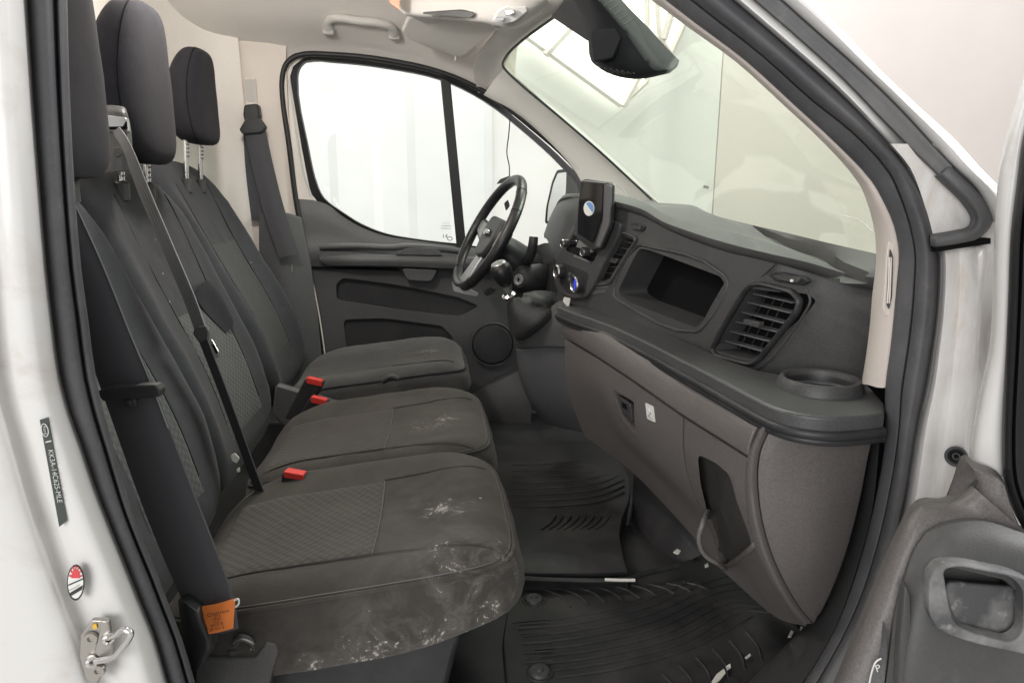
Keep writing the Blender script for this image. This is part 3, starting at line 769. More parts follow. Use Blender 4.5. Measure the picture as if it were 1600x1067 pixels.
# ================================================================== cabin floor and mats
ZF = .56
fl = struct(link('cabin_floor', prism_mesh([V(-.9, .80, ZF-.012), V(.95, .80, ZF-.012), V(.95, 2.62, ZF-.012), V(-.9, 2.62, ZF-.012)], (0, 0, -.03)), BLACK_PL, None, True, 30))
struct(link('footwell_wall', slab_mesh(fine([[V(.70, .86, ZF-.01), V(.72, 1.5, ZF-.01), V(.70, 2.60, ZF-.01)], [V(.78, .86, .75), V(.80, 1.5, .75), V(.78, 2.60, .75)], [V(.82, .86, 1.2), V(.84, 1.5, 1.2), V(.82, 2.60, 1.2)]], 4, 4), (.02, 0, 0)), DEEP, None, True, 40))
fm = thing('floor_mat', 'ribbed black rubber passenger floor mat with two fixing buttons', 'floor mat', PZ(1000, 980, ZF))
out = [PZ(*q, ZF) for q in ((800, 905), (985, 905), (1090, 868), (1170, 905), (1250, 985), (1225, 1020), (1150, 1080), (1000, 1130), (800, 1150), (785, 1000))]
prism('sheet', rpoly(out, .12), (0, 0, -.008), MATR, fm, .003)
A = [(800, 972), (900, 962), (1000, 940), (1085, 905), (1130, 888)]; B = [(870, 1058), (960, 1045), (1080, 1012), (1175, 962), (1222, 968)]
for i in range(9):
    t = i/8; t0 = 0
    pts = [PZ(a[0]+(b[0]-a[0])*t, a[1]+(b[1]-a[1])*t, ZF+.001) for a, b in zip(A, B)]
    if i in (0, 8): pts = pts[:4]
    tube('rib', pts, .0024, MATR, fm, 6, 4)
for i in range(9):
    x0 = 852+i*27; y0 = 921-i*1.5
    tube('rib', [PZ(x0, y0, ZF+.001), PZ(x0+22, y0+10-i*.6, ZF+.001), PZ(x0+40, y0+27-i*1.8, ZF+.001)], .0028, MATR, fm, 6, 3)
for i in range(5):
    x0 = 812+i*2; y0 = 975+i*15
    tube('rib', [PZ(x0, y0, ZF+.001), PZ(x0+46, y0-3, ZF+.001)], .0028, MATR, fm, 6, 2)
for i in range(7):
    x0 = 1010+i*26; y0 = 1066-i*13
    tube('rib', [PZ(x0, y0, ZF+.001), PZ(x0+18, y0+22, ZF+.001), PZ(x0+24, y0+44, ZF+.001)], .0028, MATR, fm, 6, 3)
for q in ((834, 937), (843, 1050)):
    c = PZ(*q, ZF)
    b_ = lathe('fixing_button', [(.0, .009), (.006, .009), (.007, .0065), (.012, .0075), (.018, .006), (.0195, .001), (.021, -.002)], c, (0, 0, 1), GREY_PL, fm, 24)
    lathe('button_rim', [(.0225, -.001), (.0235, .002), (.0255, .002), (.0265, -.001)], c, (0, 0, 1), MATR, b_, 24)
# middle mat over the tunnel, one step up
tm = thing('tunnel_mat', 'black rubber mat in front of the middle seat behind the step', 'floor mat', PZ(880, 820, .60))
ZT = .60
rows = [[PZ(770, 905, ZT-.03), PZ(870, 908, ZT-.03), PZ(985, 908, ZT-.03)], [PZ(770, 893, ZT), PZ(870, 895, ZT), PZ(980, 893, ZT)], [PZ(770, 830, ZT+.004), PZ(870, 830, ZT+.006), PZ(968, 828, ZT+.006)],
        [PZ(765, 770, ZT+.004), PZ(870, 765, ZT+.01), PZ(985, 765, ZT+.012)], [PZ(762, 700, ZT), PZ(870, 690, ZT+.01), PZ(960, 690, ZT+.03)]]
slab('sheet', rows, (0, 0, -.04), MATR, tm, 4, 4, .004)
for i in range(8):
    y0 = 722+i*9.5
    tube('rib', [PZ(800, y0+4, ZT+.006), PZ(880, y0+1, ZT+.012), PZ(940, y0-6, ZT+.013), PZ(975, y0-20, ZT+.015)], .0024, MATR, tm, 6, 3)
for i in range(8):
    x0 = 846+i*12
    tube('rib', [PZ(x0, 827, ZT+.007), PZ(x0+14, 817, ZT+.009), PZ(x0+22, 806, ZT+.011)], .0022, MATR, tm, 6, 3)
tube('edge_bead', [PZ(790, 902, ZT-.012), PZ(880, 906, ZT-.012), PZ(985, 904, ZT-.012), PZ(1000, 898, ZT-.012), PZ(1060, 884, ZT-.014)], .006, MATR, tm, 8, 4)
# upright ribs of the footwell lining
rows = [[P(975, 895, 1.62), P(1000, 898, 1.52), P(1060, 885, 1.44), P(1095, 868, 1.42)], [P(985, 830, 1.66), P(1010, 830, 1.58), P(1060, 820, 1.5), P(1100, 810, 1.46)], [P(990, 730, 1.72), P(1020, 735, 1.66), P(1050, 740, 1.58), P(1110, 740, 1.5)]]
slab('footwell_lining', rows, (.01, .02, 0), BLACK_PL, tm, 4, 4, .003)
tube('lining_fold', PP([(978, 892, 1.6), (976, 850, 1.63), (985, 790, 1.66)]), .009, MATR, tm, 8, 4)
def flake(poly, z, label, grp='white chips on the floor'):
    c = PZ(*poly[0], z)
    tag(prism('paint_chip', [PZ(*q, z+.003+random.uniform(0, .004)) for q in poly], (0, 0, -.002), CHIPW, None, 0), label, 'paint chip', grp)
tag(tube('white_stick', [PZ(945, 905, .605), PZ(968, 906, .606), PZ(992, 906, .605)], .0034, CHIPW, None, 8, 2), 'thin white stick lying on the step of the mats', 'stick')
flake([(1112, 1064), (1120, 1052), (1131, 1044), (1134, 1050), (1124, 1062), (1116, 1068)], ZF+.004, 'largest white paint chip at the bottom edge of the ribbed mat')
flake([(1134, 1040), (1141, 1036), (1142, 1042), (1136, 1046)], ZF+.004, 'small white chip just above the largest one on the ribbed mat')
flake([(1164, 1026), (1172, 1020), (1173, 1023), (1167, 1028)], ZF+.004, 'white chip midway between large chip and lower dash corner')
flake([(1236, 1016), (1240, 1004), (1248, 996), (1250, 1003), (1244, 1012)], ZF+.004, 'curled cream chip below the dash corner')
flake([(1231, 994), (1236, 984), (1240, 986), (1236, 994)], ZF+.01, 'white crumb directly under the dash corner')
flake([(1249, 990), (1251, 978), (1256, 980), (1254, 992)], ZF+.012, 'upright white sliver under the dash corner')
flake([(1052, 862), (1058, 857), (1064, 860), (1060, 865), (1056, 864)], .63, 'white crumb in the dark footwell below the dash pocket')
flake([(1101, 882), (1106, 879), (1107, 884), (1102, 886)], ZF+.01, 'white crumb beside the dash pocket rim')

# ================================================================== seats
TI = R(6.3)
ex = V(math.cos(TI), 0, math.sin(TI)); ez = V(-math.sin(TI), 0, math.cos(TI)); ey = V(0, 1, 0)
bench = thing('passenger_bench_seat', 'dark double passenger bench seat with worn dusty cushions', 'bench seat', BASE_BENCH)
def cush(name, yc, hy, mat, parent, xc=-.15, zc=.872, hx=.275, imat=FABI, ins=None, side=True, rimoff=0):
    hf = lambda a, b: .016*(abs(b)/hy)**3 - .012*math.exp(-(b/(hy*.6))**2)*(1 if a < .15 else .6) - .10*max(0, a/hx-.45)**2*.35 - .03*max(0, -a/hx-.5)
    pd = Pad((xc, yc, zc), ex, ey, ez, hx, hy, hf, .15, 5.0, .062, None, lambda a, b: .138-.06*max(0, a/hx-.2)**1.5)
    o = pd.build(name, mat, parent)
    return pd, o
pn, cn = cush('cushion', 1.122, .248, FABC, bench)
pm, cm = cush('cushion', 1.595, .264, FABC, bench)
for pd, c, b0, b1, a1 in ((pn, cn, -.165, .115, .048), (pm, cm, -.205, .105, .038)):
    pd.patch('woven_insert', FABI, c, -.215, a1, b0, b1, .0035)
    pd.seam('stitch', STITCH, c, [(a1+.0015, b0-.002), (a1+.0015, (b0+b1)/2), (a1+.0015, b1+.002)], .0009, .0015)
    pd.seam('seam', FABC, c, [(a1, b0-.004), (.15, b0-.012), (.24, b0-.016)], .0013, .0016)
    pd.seam('seam', FABC, c, [(-.2, b0-.002), (-.08, b0-.003), (a1, b0-.004)], .0016, .0015)
    pd.seam('seam', FABC, c, [(a1, b1+.004), (.15, b1+.012), (.24, b1+.016)], .0013, .0016)
    pd.rim('piping', FABC, c, .962, .0028, .0012, R(-150), R(95))
    pd.rim('stitch', STITCH, c, .946, .0007, .0008, R(-150), R(95))
# gathered creases at the rear of the side panel
for i in range(4):
    q = [(437+2*i, 962+i*13), (447+4*i, 972+i*13), (464+3*i, 982+i*11)]
    tube('crease', [P(a, b, .884) for a, b in q], .0035, FABC, cn, 6, 3, flat=.6)
RC = R(17)
eu = V(-math.sin(RC), 0, math.cos(RC)); en = V(math.cos(RC), 0, math.sin(RC))
def back(name, yc, hy, H, xb, zb, mat, parent, eu, en, bol=.03, tp=None, thick=.11):
    hx = H/2; O = V(xb, yc, zb)+eu*hx
    def hf(a, b):
        s = b/hy; t = (a/hx+1)/2
        return bol*min(1, abs(s)/.86)**4*(1-.55*t) + .012*math.exp(-((t-.33)/.2)**2)-.02*t*t
    pd = Pad(O, eu, ey, en, hx, hy, hf, thick, 5.0, .05, tp)
    return pd, pd.build(name, mat, parent)
tpb = lambda a: 1-.10*max(0, (a-.1))**2
bn, on = back('backrest', 1.115, .232, .72, -.405, .785, FAB, bench, eu, en, .022, tpb)
bm_, om = back('backrest', 1.598, .244, .72, -.425, .785, FAB, bench, eu, en, .03, tpb)
bn.patch('woven_insert', FABB, on, -.27, .085, -.10, .115, .003)
bm_.patch('woven_insert', FABB, om, -.27, .02, -.10, .145, .003)
for pd, c, b0, b1, a1 in ((bn, on, -.10, .115, .085), (bm_, om, -.10, .145, .02)):
    pd.seam('seam', DEEP, c, [(-.24, b1+.003), (-.1, b1+.003), (a1, b1+.003), (.2, b1+.012), (.29, b1+.01)], .0016, -.0004)
    pd.seam('seam', DEEP, c, [(-.24, b0-.003), (-.1, b0-.003), (a1, b0-.003), (.2, b0-.012), (.29, b0-.01)], .0016, -.0004)
pm_top = bm_.top(.045, .12)
# strap loop with a folded flap on the middle backrest
lp = [bm_.top(.075, .045, .006), bm_.top(.078, .08, .016), bm_.top(.06, .12, .018), bm_.top(.02, .145, .014), bm_.top(-.035, .165, .008)]
rows = [[bm_.top(.05, .03, .004), bm_.top(.066, .06, .016), bm_.top(.07, .11, .020), bm_.top(.055, .135, .006)], [bm_.top(.01, .045, .003), bm_.top(.015, .08, .010), bm_.top(.03, .13, .022), bm_.top(.02, .15, .010)], [bm_.top(-.06, .10, .002), bm_.top(-.055, .125, .006), bm_.top(-.045, .145, .012), bm_.top(-.03, .165, .008)]]
slab('fold_strap', rows, en*.003, FABH, om, 4, 4)
# headrests
def headrest(parent, c, wy, hz, tx, eu, en, mat, posts=True, zt=1.432):
    v, f = [], []; nu, nv = 40, 24
    sg = lambda x, p: math.copysign(abs(x)**p, x)
    for i in range(nv+1):
        ph = -math.pi/2+math.pi*i/nv
        for j in range(nu):
            th = 2*math.pi*j/nu
            a = sg(math.sin(ph), .58); cc = sg(math.cos(ph), .48)
            b = cc*sg(math.sin(th), .62); n = cc*sg(math.cos(th), .72)
            w = wy*(1-.20*max(0, a)-.03*max(0, -a)); tt = tx*(1+.10*max(0, -a)-.30*max(0, a))
            v.append(Vector(c)+eu*(a*hz)+ey*(b*w)+en*(n*tt+.018*(1-b*b)*0+.02*a*a))
    for i in range(nv):
        for j in range(nu): f.append((i*nu+j, i*nu+(j+1) % nu, (i+1)*nu+(j+1) % nu, (i+1)*nu+j))
    o = link('headrest', recalc(mesh(v, f)), mat, parent, True, 80)
    pts = [v[i*nu+int(nu*.185)]+en*.0008 for i in range(2, nv-1)]
    tube('seam', pts, .0013, DEEP, o, 6, 2)
    pts = [v[i*nu+int(nu*.815)]+en*.0008 for i in range(2, nv-1)]
    tube('seam', pts, .0013, DEEP, o, 6, 2)
    if posts:
        for s in (-1, 1):
            q = Vector(c)+ey*(s*wy*.52)
            L = (q.z-zt)/eu.z
            p = tube('headrest_post', [q-eu*(hz*.8), q-eu*(L+.03)], .0072, CHROME, parent, 12, 1)
            for k in range(4): box('notch', q-eu*(hz+.006+.011*k)+V(.006, 0, 0), (.004, .012, .004), GREY_PL, p, None, 0)
            lathe('post_sleeve', [(.0, .008), (.011, .008), (.015, .004), (.016, -.03)], q-eu*(L+.012), eu, BLACK_PL, parent, 16)
    return o
cnr = bn.O+eu*(.32+.205)+en*-.035
euh = V(-math.sin(R(-4)), 0, math.cos(R(-4))); enh = V(math.cos(R(-4)), 0, math.sin(R(-4)))
headrest(bench, P(58, 98, 1.12), .130, .160, .057, euh, enh, FABH)
headrest(bench, P(205, 132, 1.60), .130, .160, .057, euh, enh, FABH)
# top shelf moulding along the back of the bench
# belt tower on top of the bench between the two seats
tw = thing('belt_tower', 'grey plastic belt outlet housing on top of the bench between headrests', 'belt outlet', P(180, 262, 1.42))
rows = [[P(146, 268, 1.44), P(172, 270, 1.38), P(200, 268, 1.38), P(208, 262, 1.46)], [P(148, 230, 1.44), P(174, 232, 1.385), P(200, 232, 1.385), P(206, 230, 1.46)], [P(152, 195, 1.44), P(174, 200, 1.40), P(199, 202, 1.40), P(204, 200, 1.46)], [P(156, 172, 1.45), P(174, 171, 1.41), P(194, 174, 1.41), P(199, 180, 1.46)], [P(158, 167, 1.50), P(174, 166, 1.49), P(192, 168, 1.49), P(197, 172, 1.50)]]
slab('shell', rows, (-.03, .03, 0), GREY_PL, tw, 4, 4, .002, 60)
prism('outlet_frame', rpoly(PP([(159, 179, 1.40), (198, 184, 1.40), (201, 208, 1.395), (161, 205, 1.395)]), .2), (0, .012, 0), SILVER, tw, .002)
prism('outlet_mouth', rpoly(PP([(160, 192, 1.392), (166, 198, 1.392), (192, 198, 1.392), (197, 189, 1.392), (198, 202, 1.392), (163, 203, 1.392)]), .2), (0, .005, 0), DEEP, tw, 0)
prism('outlet_cap', rpoly(PP([(176, 231, 1.378), (188, 229, 1.378), (191, 243, 1.378), (181, 248, 1.378)]), .3), (0, .008, 0), GREY_PL, tw, .003)
# middle belt
mb = thing('middle_seat_belt', 'grey middle seat belt hanging across the bench backrest', 'seat belt', P(410, 780, 1.34))
pa = [P(182, 203, 1.392), P(197, 226, 1.37), P(222, 290, 1.36), P(262, 385, 1.33), P(300, 475, 1.30), P(315, 518, 1.29)]
ribbon('upper_strap', pa, [V(.010, -.008, .004)]*2+[V(.0135, -.012, .006)]*4, .0018, BELTG, mb)
for s in (-.45, .0, .45): tube('weave_line', [q+V(.0135, -.012, .006)*s-V(.0005, .0015, .0) for q in pa[2:]], .0006, GREY_PL, mb, 5, 3)
pb = [P(318, 530, 1.285), P(345, 600, 1.29), P(378, 690, 1.29), P(408, 772, 1.29)]
ribbon('lower_strap', pb, [V(.011, -.012, .005)]*4, .0018, BELT, mb)
tg = prism('tongue', rpoly(PP([(300, 521), (306, 510), (322, 508), (327, 518), (326, 532), (311, 537)], 1.275), .3), (.0, .009, 0), GREY_PL, mb, .003)
prism('tongue_blade', rpoly(PP([(325, 532), (331, 530), (342, 550), (343, 558), (337, 560)], 1.278), .25), (0, .003, 0), CHROME, tg, .0008)
prism('blade_slot', rpoly(PP([(330, 538), (333, 537), (340, 551), (338, 554)], 1.277), .25), (0, .002, 0), DEEP, tg, 0)
# buckles
def buckle(lab, top, y, hw, down, ang=0):
    b = thing('belt_buckle', lab, 'belt buckle', P(top[0], top[1]+down, y), 'seat belt buckles')
    x0, y0 = top
    pl = [(x0-hw, y0-6), (x0+hw, y0), (x0+hw-down*ang, y0+down), (x0-hw-down*ang, y0+down-6)]
    prism('shell', rpoly(PP(pl, y), .12), (.006, .03, 0), BLACK_PL, b, .004)
    rd = [(x0-hw*.82, y0-8.5), (x0+hw*.86, y0-3), (x0+hw*.86, y0+6), (x0-hw*.82, y0+1)]
    prism('release_button', rpoly(PP(rd, y-.002), .15), (.003, .026, -.002), RED, b, .002)
    return b
buckle('nearest red-topped buckle between the two bench cushions', (458, 745), 1.295, 18, 30, .1)
b_ = buckle('middle red-topped buckle in the gap beside the driver cushion', (497, 628), 1.82, 14, 44, .55)
buckle('farthest red-topped buckle, standing tallest beside the driver seat', (490, 598), 1.90, 14, 62, .5)
prism('paint_splash', rpoly(PP([(360, 711), (367, 708), (374, 716), (370, 724), (363, 720)], 1.2), .3), (0, .002, 0), CHIPW, on, 0)
prism('paint_splash', rpoly(PP([(369, 733), (374, 730), (375, 737), (371, 738)], 1.2), .3), (0, .002, 0), CHIPW, on, 0)

# driver seat
ds = thing('driver_chair', 'dark fabric driver seat on the far side of the cabin', 'seat', (-.2, 2.22, .56))
pdv, cdv = cush('cushion', 2.235, .262, FABD, ds, -.185, .882, .285)
pdv.patch('woven_insert', fabric('driver_insert_weave', (.045, .045, .046), (.095, .092, .087), .4, insert=True), cdv, -.2, .045, -.13, .14, .003)
pdv.seam('seam', FAB, cdv, [(.048, -.135), (.12, -.15), (.24, -.16)], .0022, .0004)
pdv.rim('piping', FAB, cdv, .965, .0034, .001, R(-150), R(95))
RD = R(21.5); eud = V(-math.sin(RD), 0, math.cos(RD)); end = V(math.cos(RD), 0, math.sin(RD))
bd, od = back('backrest', 2.225, .255, .79, -.45, .79, FAB, ds, eud, end, .045, tpb, .12)
bd.patch('woven_insert', FABBD, od, -.26, .11, -.12, .12, .003)
bd.seam('seam', DEEP, od, [(-.28, .125), (0, .125), (.12, .125), (.3, .14)], .002, -.0004)
bd.seam('seam', DEEP, od, [(-.28, -.125), (0, -.125), (.12, -.125), (.3, -.14)], .002, -.0004)
headrest(ds, P(300, 152, 2.24), .124, .134, .054, euh, enh, FABH, True, 1.452)
box('seat_base', (-.2, 2.22, .66), (.42, .46, .17), BLACK_PL, ds, None, .02)
prism('side_shield', rpoly(PP([(430, 600), (470, 612), (560, 640), (600, 625), (640, 640), (600, 680), (470, 690), (425, 650)], 1.93), .2), (0, .03, 0), DARK_PL, ds, .006)
tube('tilt_lever', PP([(598, 596, 1.925), (612, 588, 1.915), (622, 592, 1.915)]), .008, GREY_PL, ds, 8, 3)

# bench base, side bracket, and the near belt
rows = [[V(-.36, .93, .72), V(.04, .93, .72)], [V(-.36, .935, .60), V(.0, .935, .60)], [V(-.36, .94, .54), V(-.02, .94, .54)]]
slab('seat_base', [[V(-.40, .92, .74), V(-.2, .918, .74), V(.03, .92, .765)], [V(-.40, .925, .66), V(-.2, .925, .66), V(.01, .925, .68)], [V(-.40, .94, .545), V(-.2, .94, .545), V(-.02, .94, .545)]], (0, .86, 0), BLACK_PL, bench, 3, 3, .01)
prism('side_bracket', rpoly(PP([(300, 1150), (305, 1035), (318, 1028), (398, 1026), (415, 1002), (432, 1004), (436, 1018), (424, 1060), (410, 1150)], .872), .18), (0, .05, 0), GREY_PL, bench, .006, 3)
prism('bracket_back', rpoly(PP([(376, 962), (438, 960), (437, 1008), (385, 1012)], .93), .15), (0, .02, 0), GREY_PL, bench, .006, 3)
tube('bracket_lip', PP([(386, 990, .918), (410, 990, .918), (437, 988, .918)]), .006, GREY_PL, bench, 8, 2)
rows = [[P(278, 938, .86), P(290, 942, .835), P(312, 958, .832), P(322, 968, .86)], [P(282, 968, .86), P(296, 975, .83), P(320, 985, .828), P(334, 985, .86)], [P(290, 1000, .86), P(304, 1005, .835), P(326, 1010, .832), P(336, 1008, .86)], [P(300, 1050, .86), P(310, 1045, .84), P(318, 1035, .84), P(326, 1024, .86)]]
slab('belt_shroud', rows, (0, .02, 0), BLACK_PL, bench, 4, 4, .002, 60)
nb = thing('passenger_seat_belt', 'wide black passenger seat belt running down beside the door pillar', 'seat belt', P(340, 1000, .85))
ctr = [(84, 330, .90), (128, 430, .885), (168, 530, .87), (200, 612, .858), (225, 680, .856), (262, 780, .855), (302, 880, .852), (330, 948, .85), (345, 990, .855)]
hw = [34, 35, 35, 37, 38, 39, 38, 34, 26]
rows = []
for (px, py, y), h in zip(ctr, hw):
    rows.append([P(px-h, py+h*.30, y+.012), P(px-h*.4, py+h*.1, y+.003), P(px+h*.4, py-h*.1, y), P(px+h, py-h*.30, y+.004)])
slab('strap', rows, (.001, .0022, 0), BELT, nb, 4, 5, 0, 50)
tube('strap_edge', [r[3]+V(0, -.001, 0) for r in rows[:5]], .0009, BELTG, nb, 5, 5)
gd = prism('belt_guide', rpoly(PP([(150, 612, .842), (168, 606, .838), (225, 602, .835), (244, 602, .835), (251, 610, .835), (250, 620, .836), (238, 622, .838), (160, 628, .842)]), .3), (.0, .018, 0), BLACK_PL, nb, .004, 3)
sc = lathe('guide_screw', [(.0, .004), (.004, .003), (.0045, .0), (.007, -.001), (.0075, -.006)], P(203, 629, .842), (0, -1, 0), BLACK_PL, gd, 18)
for i in range(3): tube('buckle_ring', PP([(366, 1000+i*4, .872), (378, 993+i*3, .868), (392, 998+i*3, .87), (398, 1012+i*2, .878)]), .003, STEEL if i == 1 else GREY_PL, nb, 8, 4)
box('anchor_block', P(382, 1016, .885), (.042, .02, .022), BLACK_PL, nb, None, .004)
# orange tag
ot = thing('orange_tag', 'orange printed approval tag sewn to the black passenger belt', 'tag', P(340, 985, .838))
oq = PP([(316, 947, .842), (368, 934, .838), (364, 982, .834), (309, 990, .838)])
rows = [[oq[0].lerp(oq[1], t)+V(0, -.003*math.sin(t*3), 0) for t in (0, .33, .66, 1)], [oq[0].lerp(oq[3], .5).lerp(oq[1].lerp(oq[2], .5), t)+V(0, -.006*math.sin(t*3), 0) for t in (0, .33, .66, 1)], [oq[3].lerp(oq[2], t)+V(0, -.004*math.sin(t*3+.4), 0) for t in (0, .33, .66, 1)]]
slab('cloth', rows, (0, .0008, 0), ORANGE, ot, 4, 4)
exo = oq[1]-oq[0]; eyo = oq[0]-oq[3]
def tagtext(s, px, py, size): text('lettering', s, P(px, py, .8275), exo, eyo, size, INK, ot, .0)
tagtext('Chertreux', 341, 957, .0068); tagtext('041078', 339, 975.5, .0056); tagtext('1 09 0512', 336, 982.5, .0060)
tagtext('E4', 339, 966.5, .0058)
cc = P(339, 966.5, .8285); tube('mark_ring', [cc+exo.normalized()*(.0052*math.cos(a))+eyo.normalized()*(.0046*math.sin(a)) for a in [i*math.pi/8 for i in range(16)]], .0003, INK, ot, 4, 1, True)
tube('tag_thread', PP([(366, 938, .835), (372, 935, .834), (373, 943, .834), (368, 948, .834)]), .0012, WPAPER, ot, 6, 4)

# driver belt on the far pillar
db = thing('driver_seat_belt', 'black driver seat belt hanging on the far door pillar', 'seat belt', P(450, 390, 2.55))
prism('adjuster', rpoly(PP([(381, 164), (403, 162), (406, 182), (398, 198), (384, 196), (379, 180)], 2.55), .25), (0, .04, 0), BLACK_PL, db, .006)
prism('guide_loop', rpoly(PP([(373, 203), (383, 186), (404, 183), (416, 199), (409, 209), (380, 211)], 2.518), .3), (0, .03, 0), BLACK_PL, db, .006, 3)
cl = [(398, 205, 2.53), (410, 260, 2.525), (428, 330, 2.52), (452, 400, 2.51)]
rows = [[P(px-16, py+3, y), P(px, py, y-.004), P(px+16, py-3, y)] for px, py, y in cl]
slab('strap', rows, (.001, .002, 0), BELT, db, 4, 5)
rows = [[P(px-12, py, y), P(px+12, py, y)] for px, py, y in ((392, 210, 2.56), (396, 270, 2.565), (405, 345, 2.565))]
slab('inner_strap', rows, (.001, .002, 0), BELT, db, 3, 4)
tube('chrome_pin', PP([(456, 413, 2.53), (457, 425, 2.53)]), .003, CHROME, db, 6, 1)

# ================================================================== far driver door
dd_ = thing('driver_door', 'closed driver door with dark panel and large pale window', 'van door', P(650, 640, 2.62))
YD = 2.62
# trim panel: upper edge follows the window, lower part runs behind the seats
top = [(461, 311), (478, 312), (510, 319), (535, 338), (562, 354), (600, 368), (650, 376), (715, 384), (790, 392), (880, 402)]
r1 = [(465, 335), (480, 336), (512, 342), (537, 352), (563, 366), (600, 378), (650, 386), (715, 391), (790, 399), (880, 408)]
r2 = [(471, 372), (486, 372), (514, 375), (540, 380), (565, 385), (600, 390), (650, 394), (715, 398), (790, 406), (880, 415)]
r3 = [(478, 400), (492, 398), (517, 399), (542, 400), (567, 401), (600, 402), (650, 403), (715, 405), (790, 412), (880, 420)]
r4 = [(485, 425), (498, 422), (522, 421), (545, 421), (570, 422), (602, 423), (650, 424), (715, 428), (790, 432), (880, 440)]
r5 = [(497, 480), (512, 480), (534, 480), (556, 480), (580, 480), (610, 480), (655, 482), (715, 486), (790, 490), (880, 495)]
r6 = [(505, 545), (522, 545), (544, 545), (566, 545), (590, 545), (618, 545), (660, 545), (715, 548), (790, 548), (880, 550)]
r7 = [(511, 640), (530, 640), (552, 640), (574, 640), (598, 640), (626, 640), (668, 640), (720, 640), (800, 640), (890, 640)]
dep = [.018, .005, -.005, -.02, -.005, -.002, .0, 0]
rows = [[P(a, b, YD+d) for a, b in r] for r, d in zip((top, r1, r2, r3, r4, r5, r6, r7), dep)]
pnl = link('trim_panel', slab_mesh(fine(rows, 3, 3), (0, .045, 0)), DARK_PL, dd_, True, 50)
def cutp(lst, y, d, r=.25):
    m = prism_mesh(rpoly(PP(lst, y), r), (0, d, 0)); m.materials.append(DEEPP); return m  # cut walls take the painted-shade colour
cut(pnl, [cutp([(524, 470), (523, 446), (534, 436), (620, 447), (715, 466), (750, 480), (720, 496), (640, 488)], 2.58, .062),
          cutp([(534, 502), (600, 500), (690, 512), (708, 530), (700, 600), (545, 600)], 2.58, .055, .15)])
tube('upper_ledge', PP([(500, 386, 2.60), (560, 385, 2.592), (614, 387, 2.588), (632, 385, 2.586), (690, 389, 2.586), (730, 394, 2.588)]), .012, DARK_PL, dd_, 8, 4)
ar = slab('armrest', [[P(497, 399, 2.594), P(545, 398, 2.575), (P(618, 398, 2.57)), P(690, 400, 2.57), P(780, 406, 2.57)], [P(500, 408, 2.59), P(545, 407, 2.565), P(618, 407, 2.56), P(690, 409, 2.56), P(780, 415, 2.56)], [P(512, 416, 2.594), P(545, 416, 2.57), P(618, 417, 2.565), P(690, 420, 2.565), P(780, 424, 2.565)]], (0, .045, 0), DARK_PL, dd_, 4, 4, .003)
prism('pull_grip', rpoly(PP([(616, 398), (634, 388), (680, 388), (694, 399)], 2.562), .3), (0, .05, 0), DARK_PL, ar, .006, 3)
prism('pull_cup', rpoly(PP([(627, 419), (636, 439), (674, 441), (685, 421)], 2.575), .25), (0, .04, 0), DARK_PL, dd_, .006, 3)
tube('painted_armrest_shade', PP([(486, 418, 2.606), (545, 419, 2.596), (624, 421, 2.59)]), .004, DEEP, dd_, 6, 3)  # near-black line paints the shade under the armrest
sp = P(770, 538, 2.60)
lathe('speaker_grille', [(.0, .004), (.05, .006), (.074, .004), (.080, -.004)], sp, (0, -1, 0), DEEPP, dd_, 40)
lathe('speaker_ring', [(.0815, -.004), (.0825, .0035), (.085, .0035), (.087, -.006)], sp, (0, -1, 0), DARK_PL, dd_, 40)
rows = [[P(700, 640, 2.58), P(770, 600, 2.56), P(830, 570, 2.56)], [P(700, 660, 2.55), P(770, 640, 2.53), P(830, 610, 2.52)], [P(700, 700, 2.54), P(770, 690, 2.52), P(830, 660, 2.5)]]
slab('lower_pocket', rows, (0, .03, 0), DARK_PL, dd_, 4, 4)
# switch pod low on the column side of the door
prism('switch_pod', rpoly(PP([(755, 457), (768, 449), (776, 452), (772, 458), (760, 463)], 2.545), .3), (0, .03, 0), BLACK_PL, dd_, .003)
# window frame, glass, divider
wo = [(452, 116), (458, 101), (470, 92), (520, 91), (600, 100), (690, 119), (760, 151), (830, 205), (885, 255), (915, 290), (925, 400), (714, 388), (650, 380), (600, 372), (560, 357), (530, 339), (497, 316), (484, 300), (470, 230)]
wi = [(464, 122), (468, 105), (478, 96), (520, 97), (600, 106), (690, 125), (757, 158), (824, 210), (878, 260), (904, 292), (912, 390), (714, 381), (652, 374), (602, 365), (564, 350), (535, 332), (506, 310), (496, 292), (480, 226)]
def ring(name, o, i, y, d, mat, parent):
    O = cr(PP(o, y), 4, True); I = cr(PP(i, y-.006), 4, True); n = len(O)
    v = O+I+[q+V(0, d, 0) for q in O]+[q+V(0, d, 0) for q in I]; f = []
    for k in range(n):
        m = (k+1) % n
        f += [(k, m, n+m, n+k), (n+k, n+m, 3*n+m, 3*n+k), (2*n+k, 3*n+k, 3*n+m, 2*n+m), (k, 2*n+k, 2*n+m, m)]
    return link(name, recalc(mesh(v, f)), mat, parent, True, 40)
ring('window_rubber', wo, wi, 2.645, .03, BLACKSEAL, dd_)
gpoly = cr(PP(wi, 2.662), 4, True)
prism('window_glass', gpoly, (0, .004, 0), GLASS_D, dd_, 0)
prism('window_divider', PP([(688, 120), (704, 128), (729, 390), (714, 388)], 2.63), (0, .03, 0), BLACKSEAL, dd_, .003)
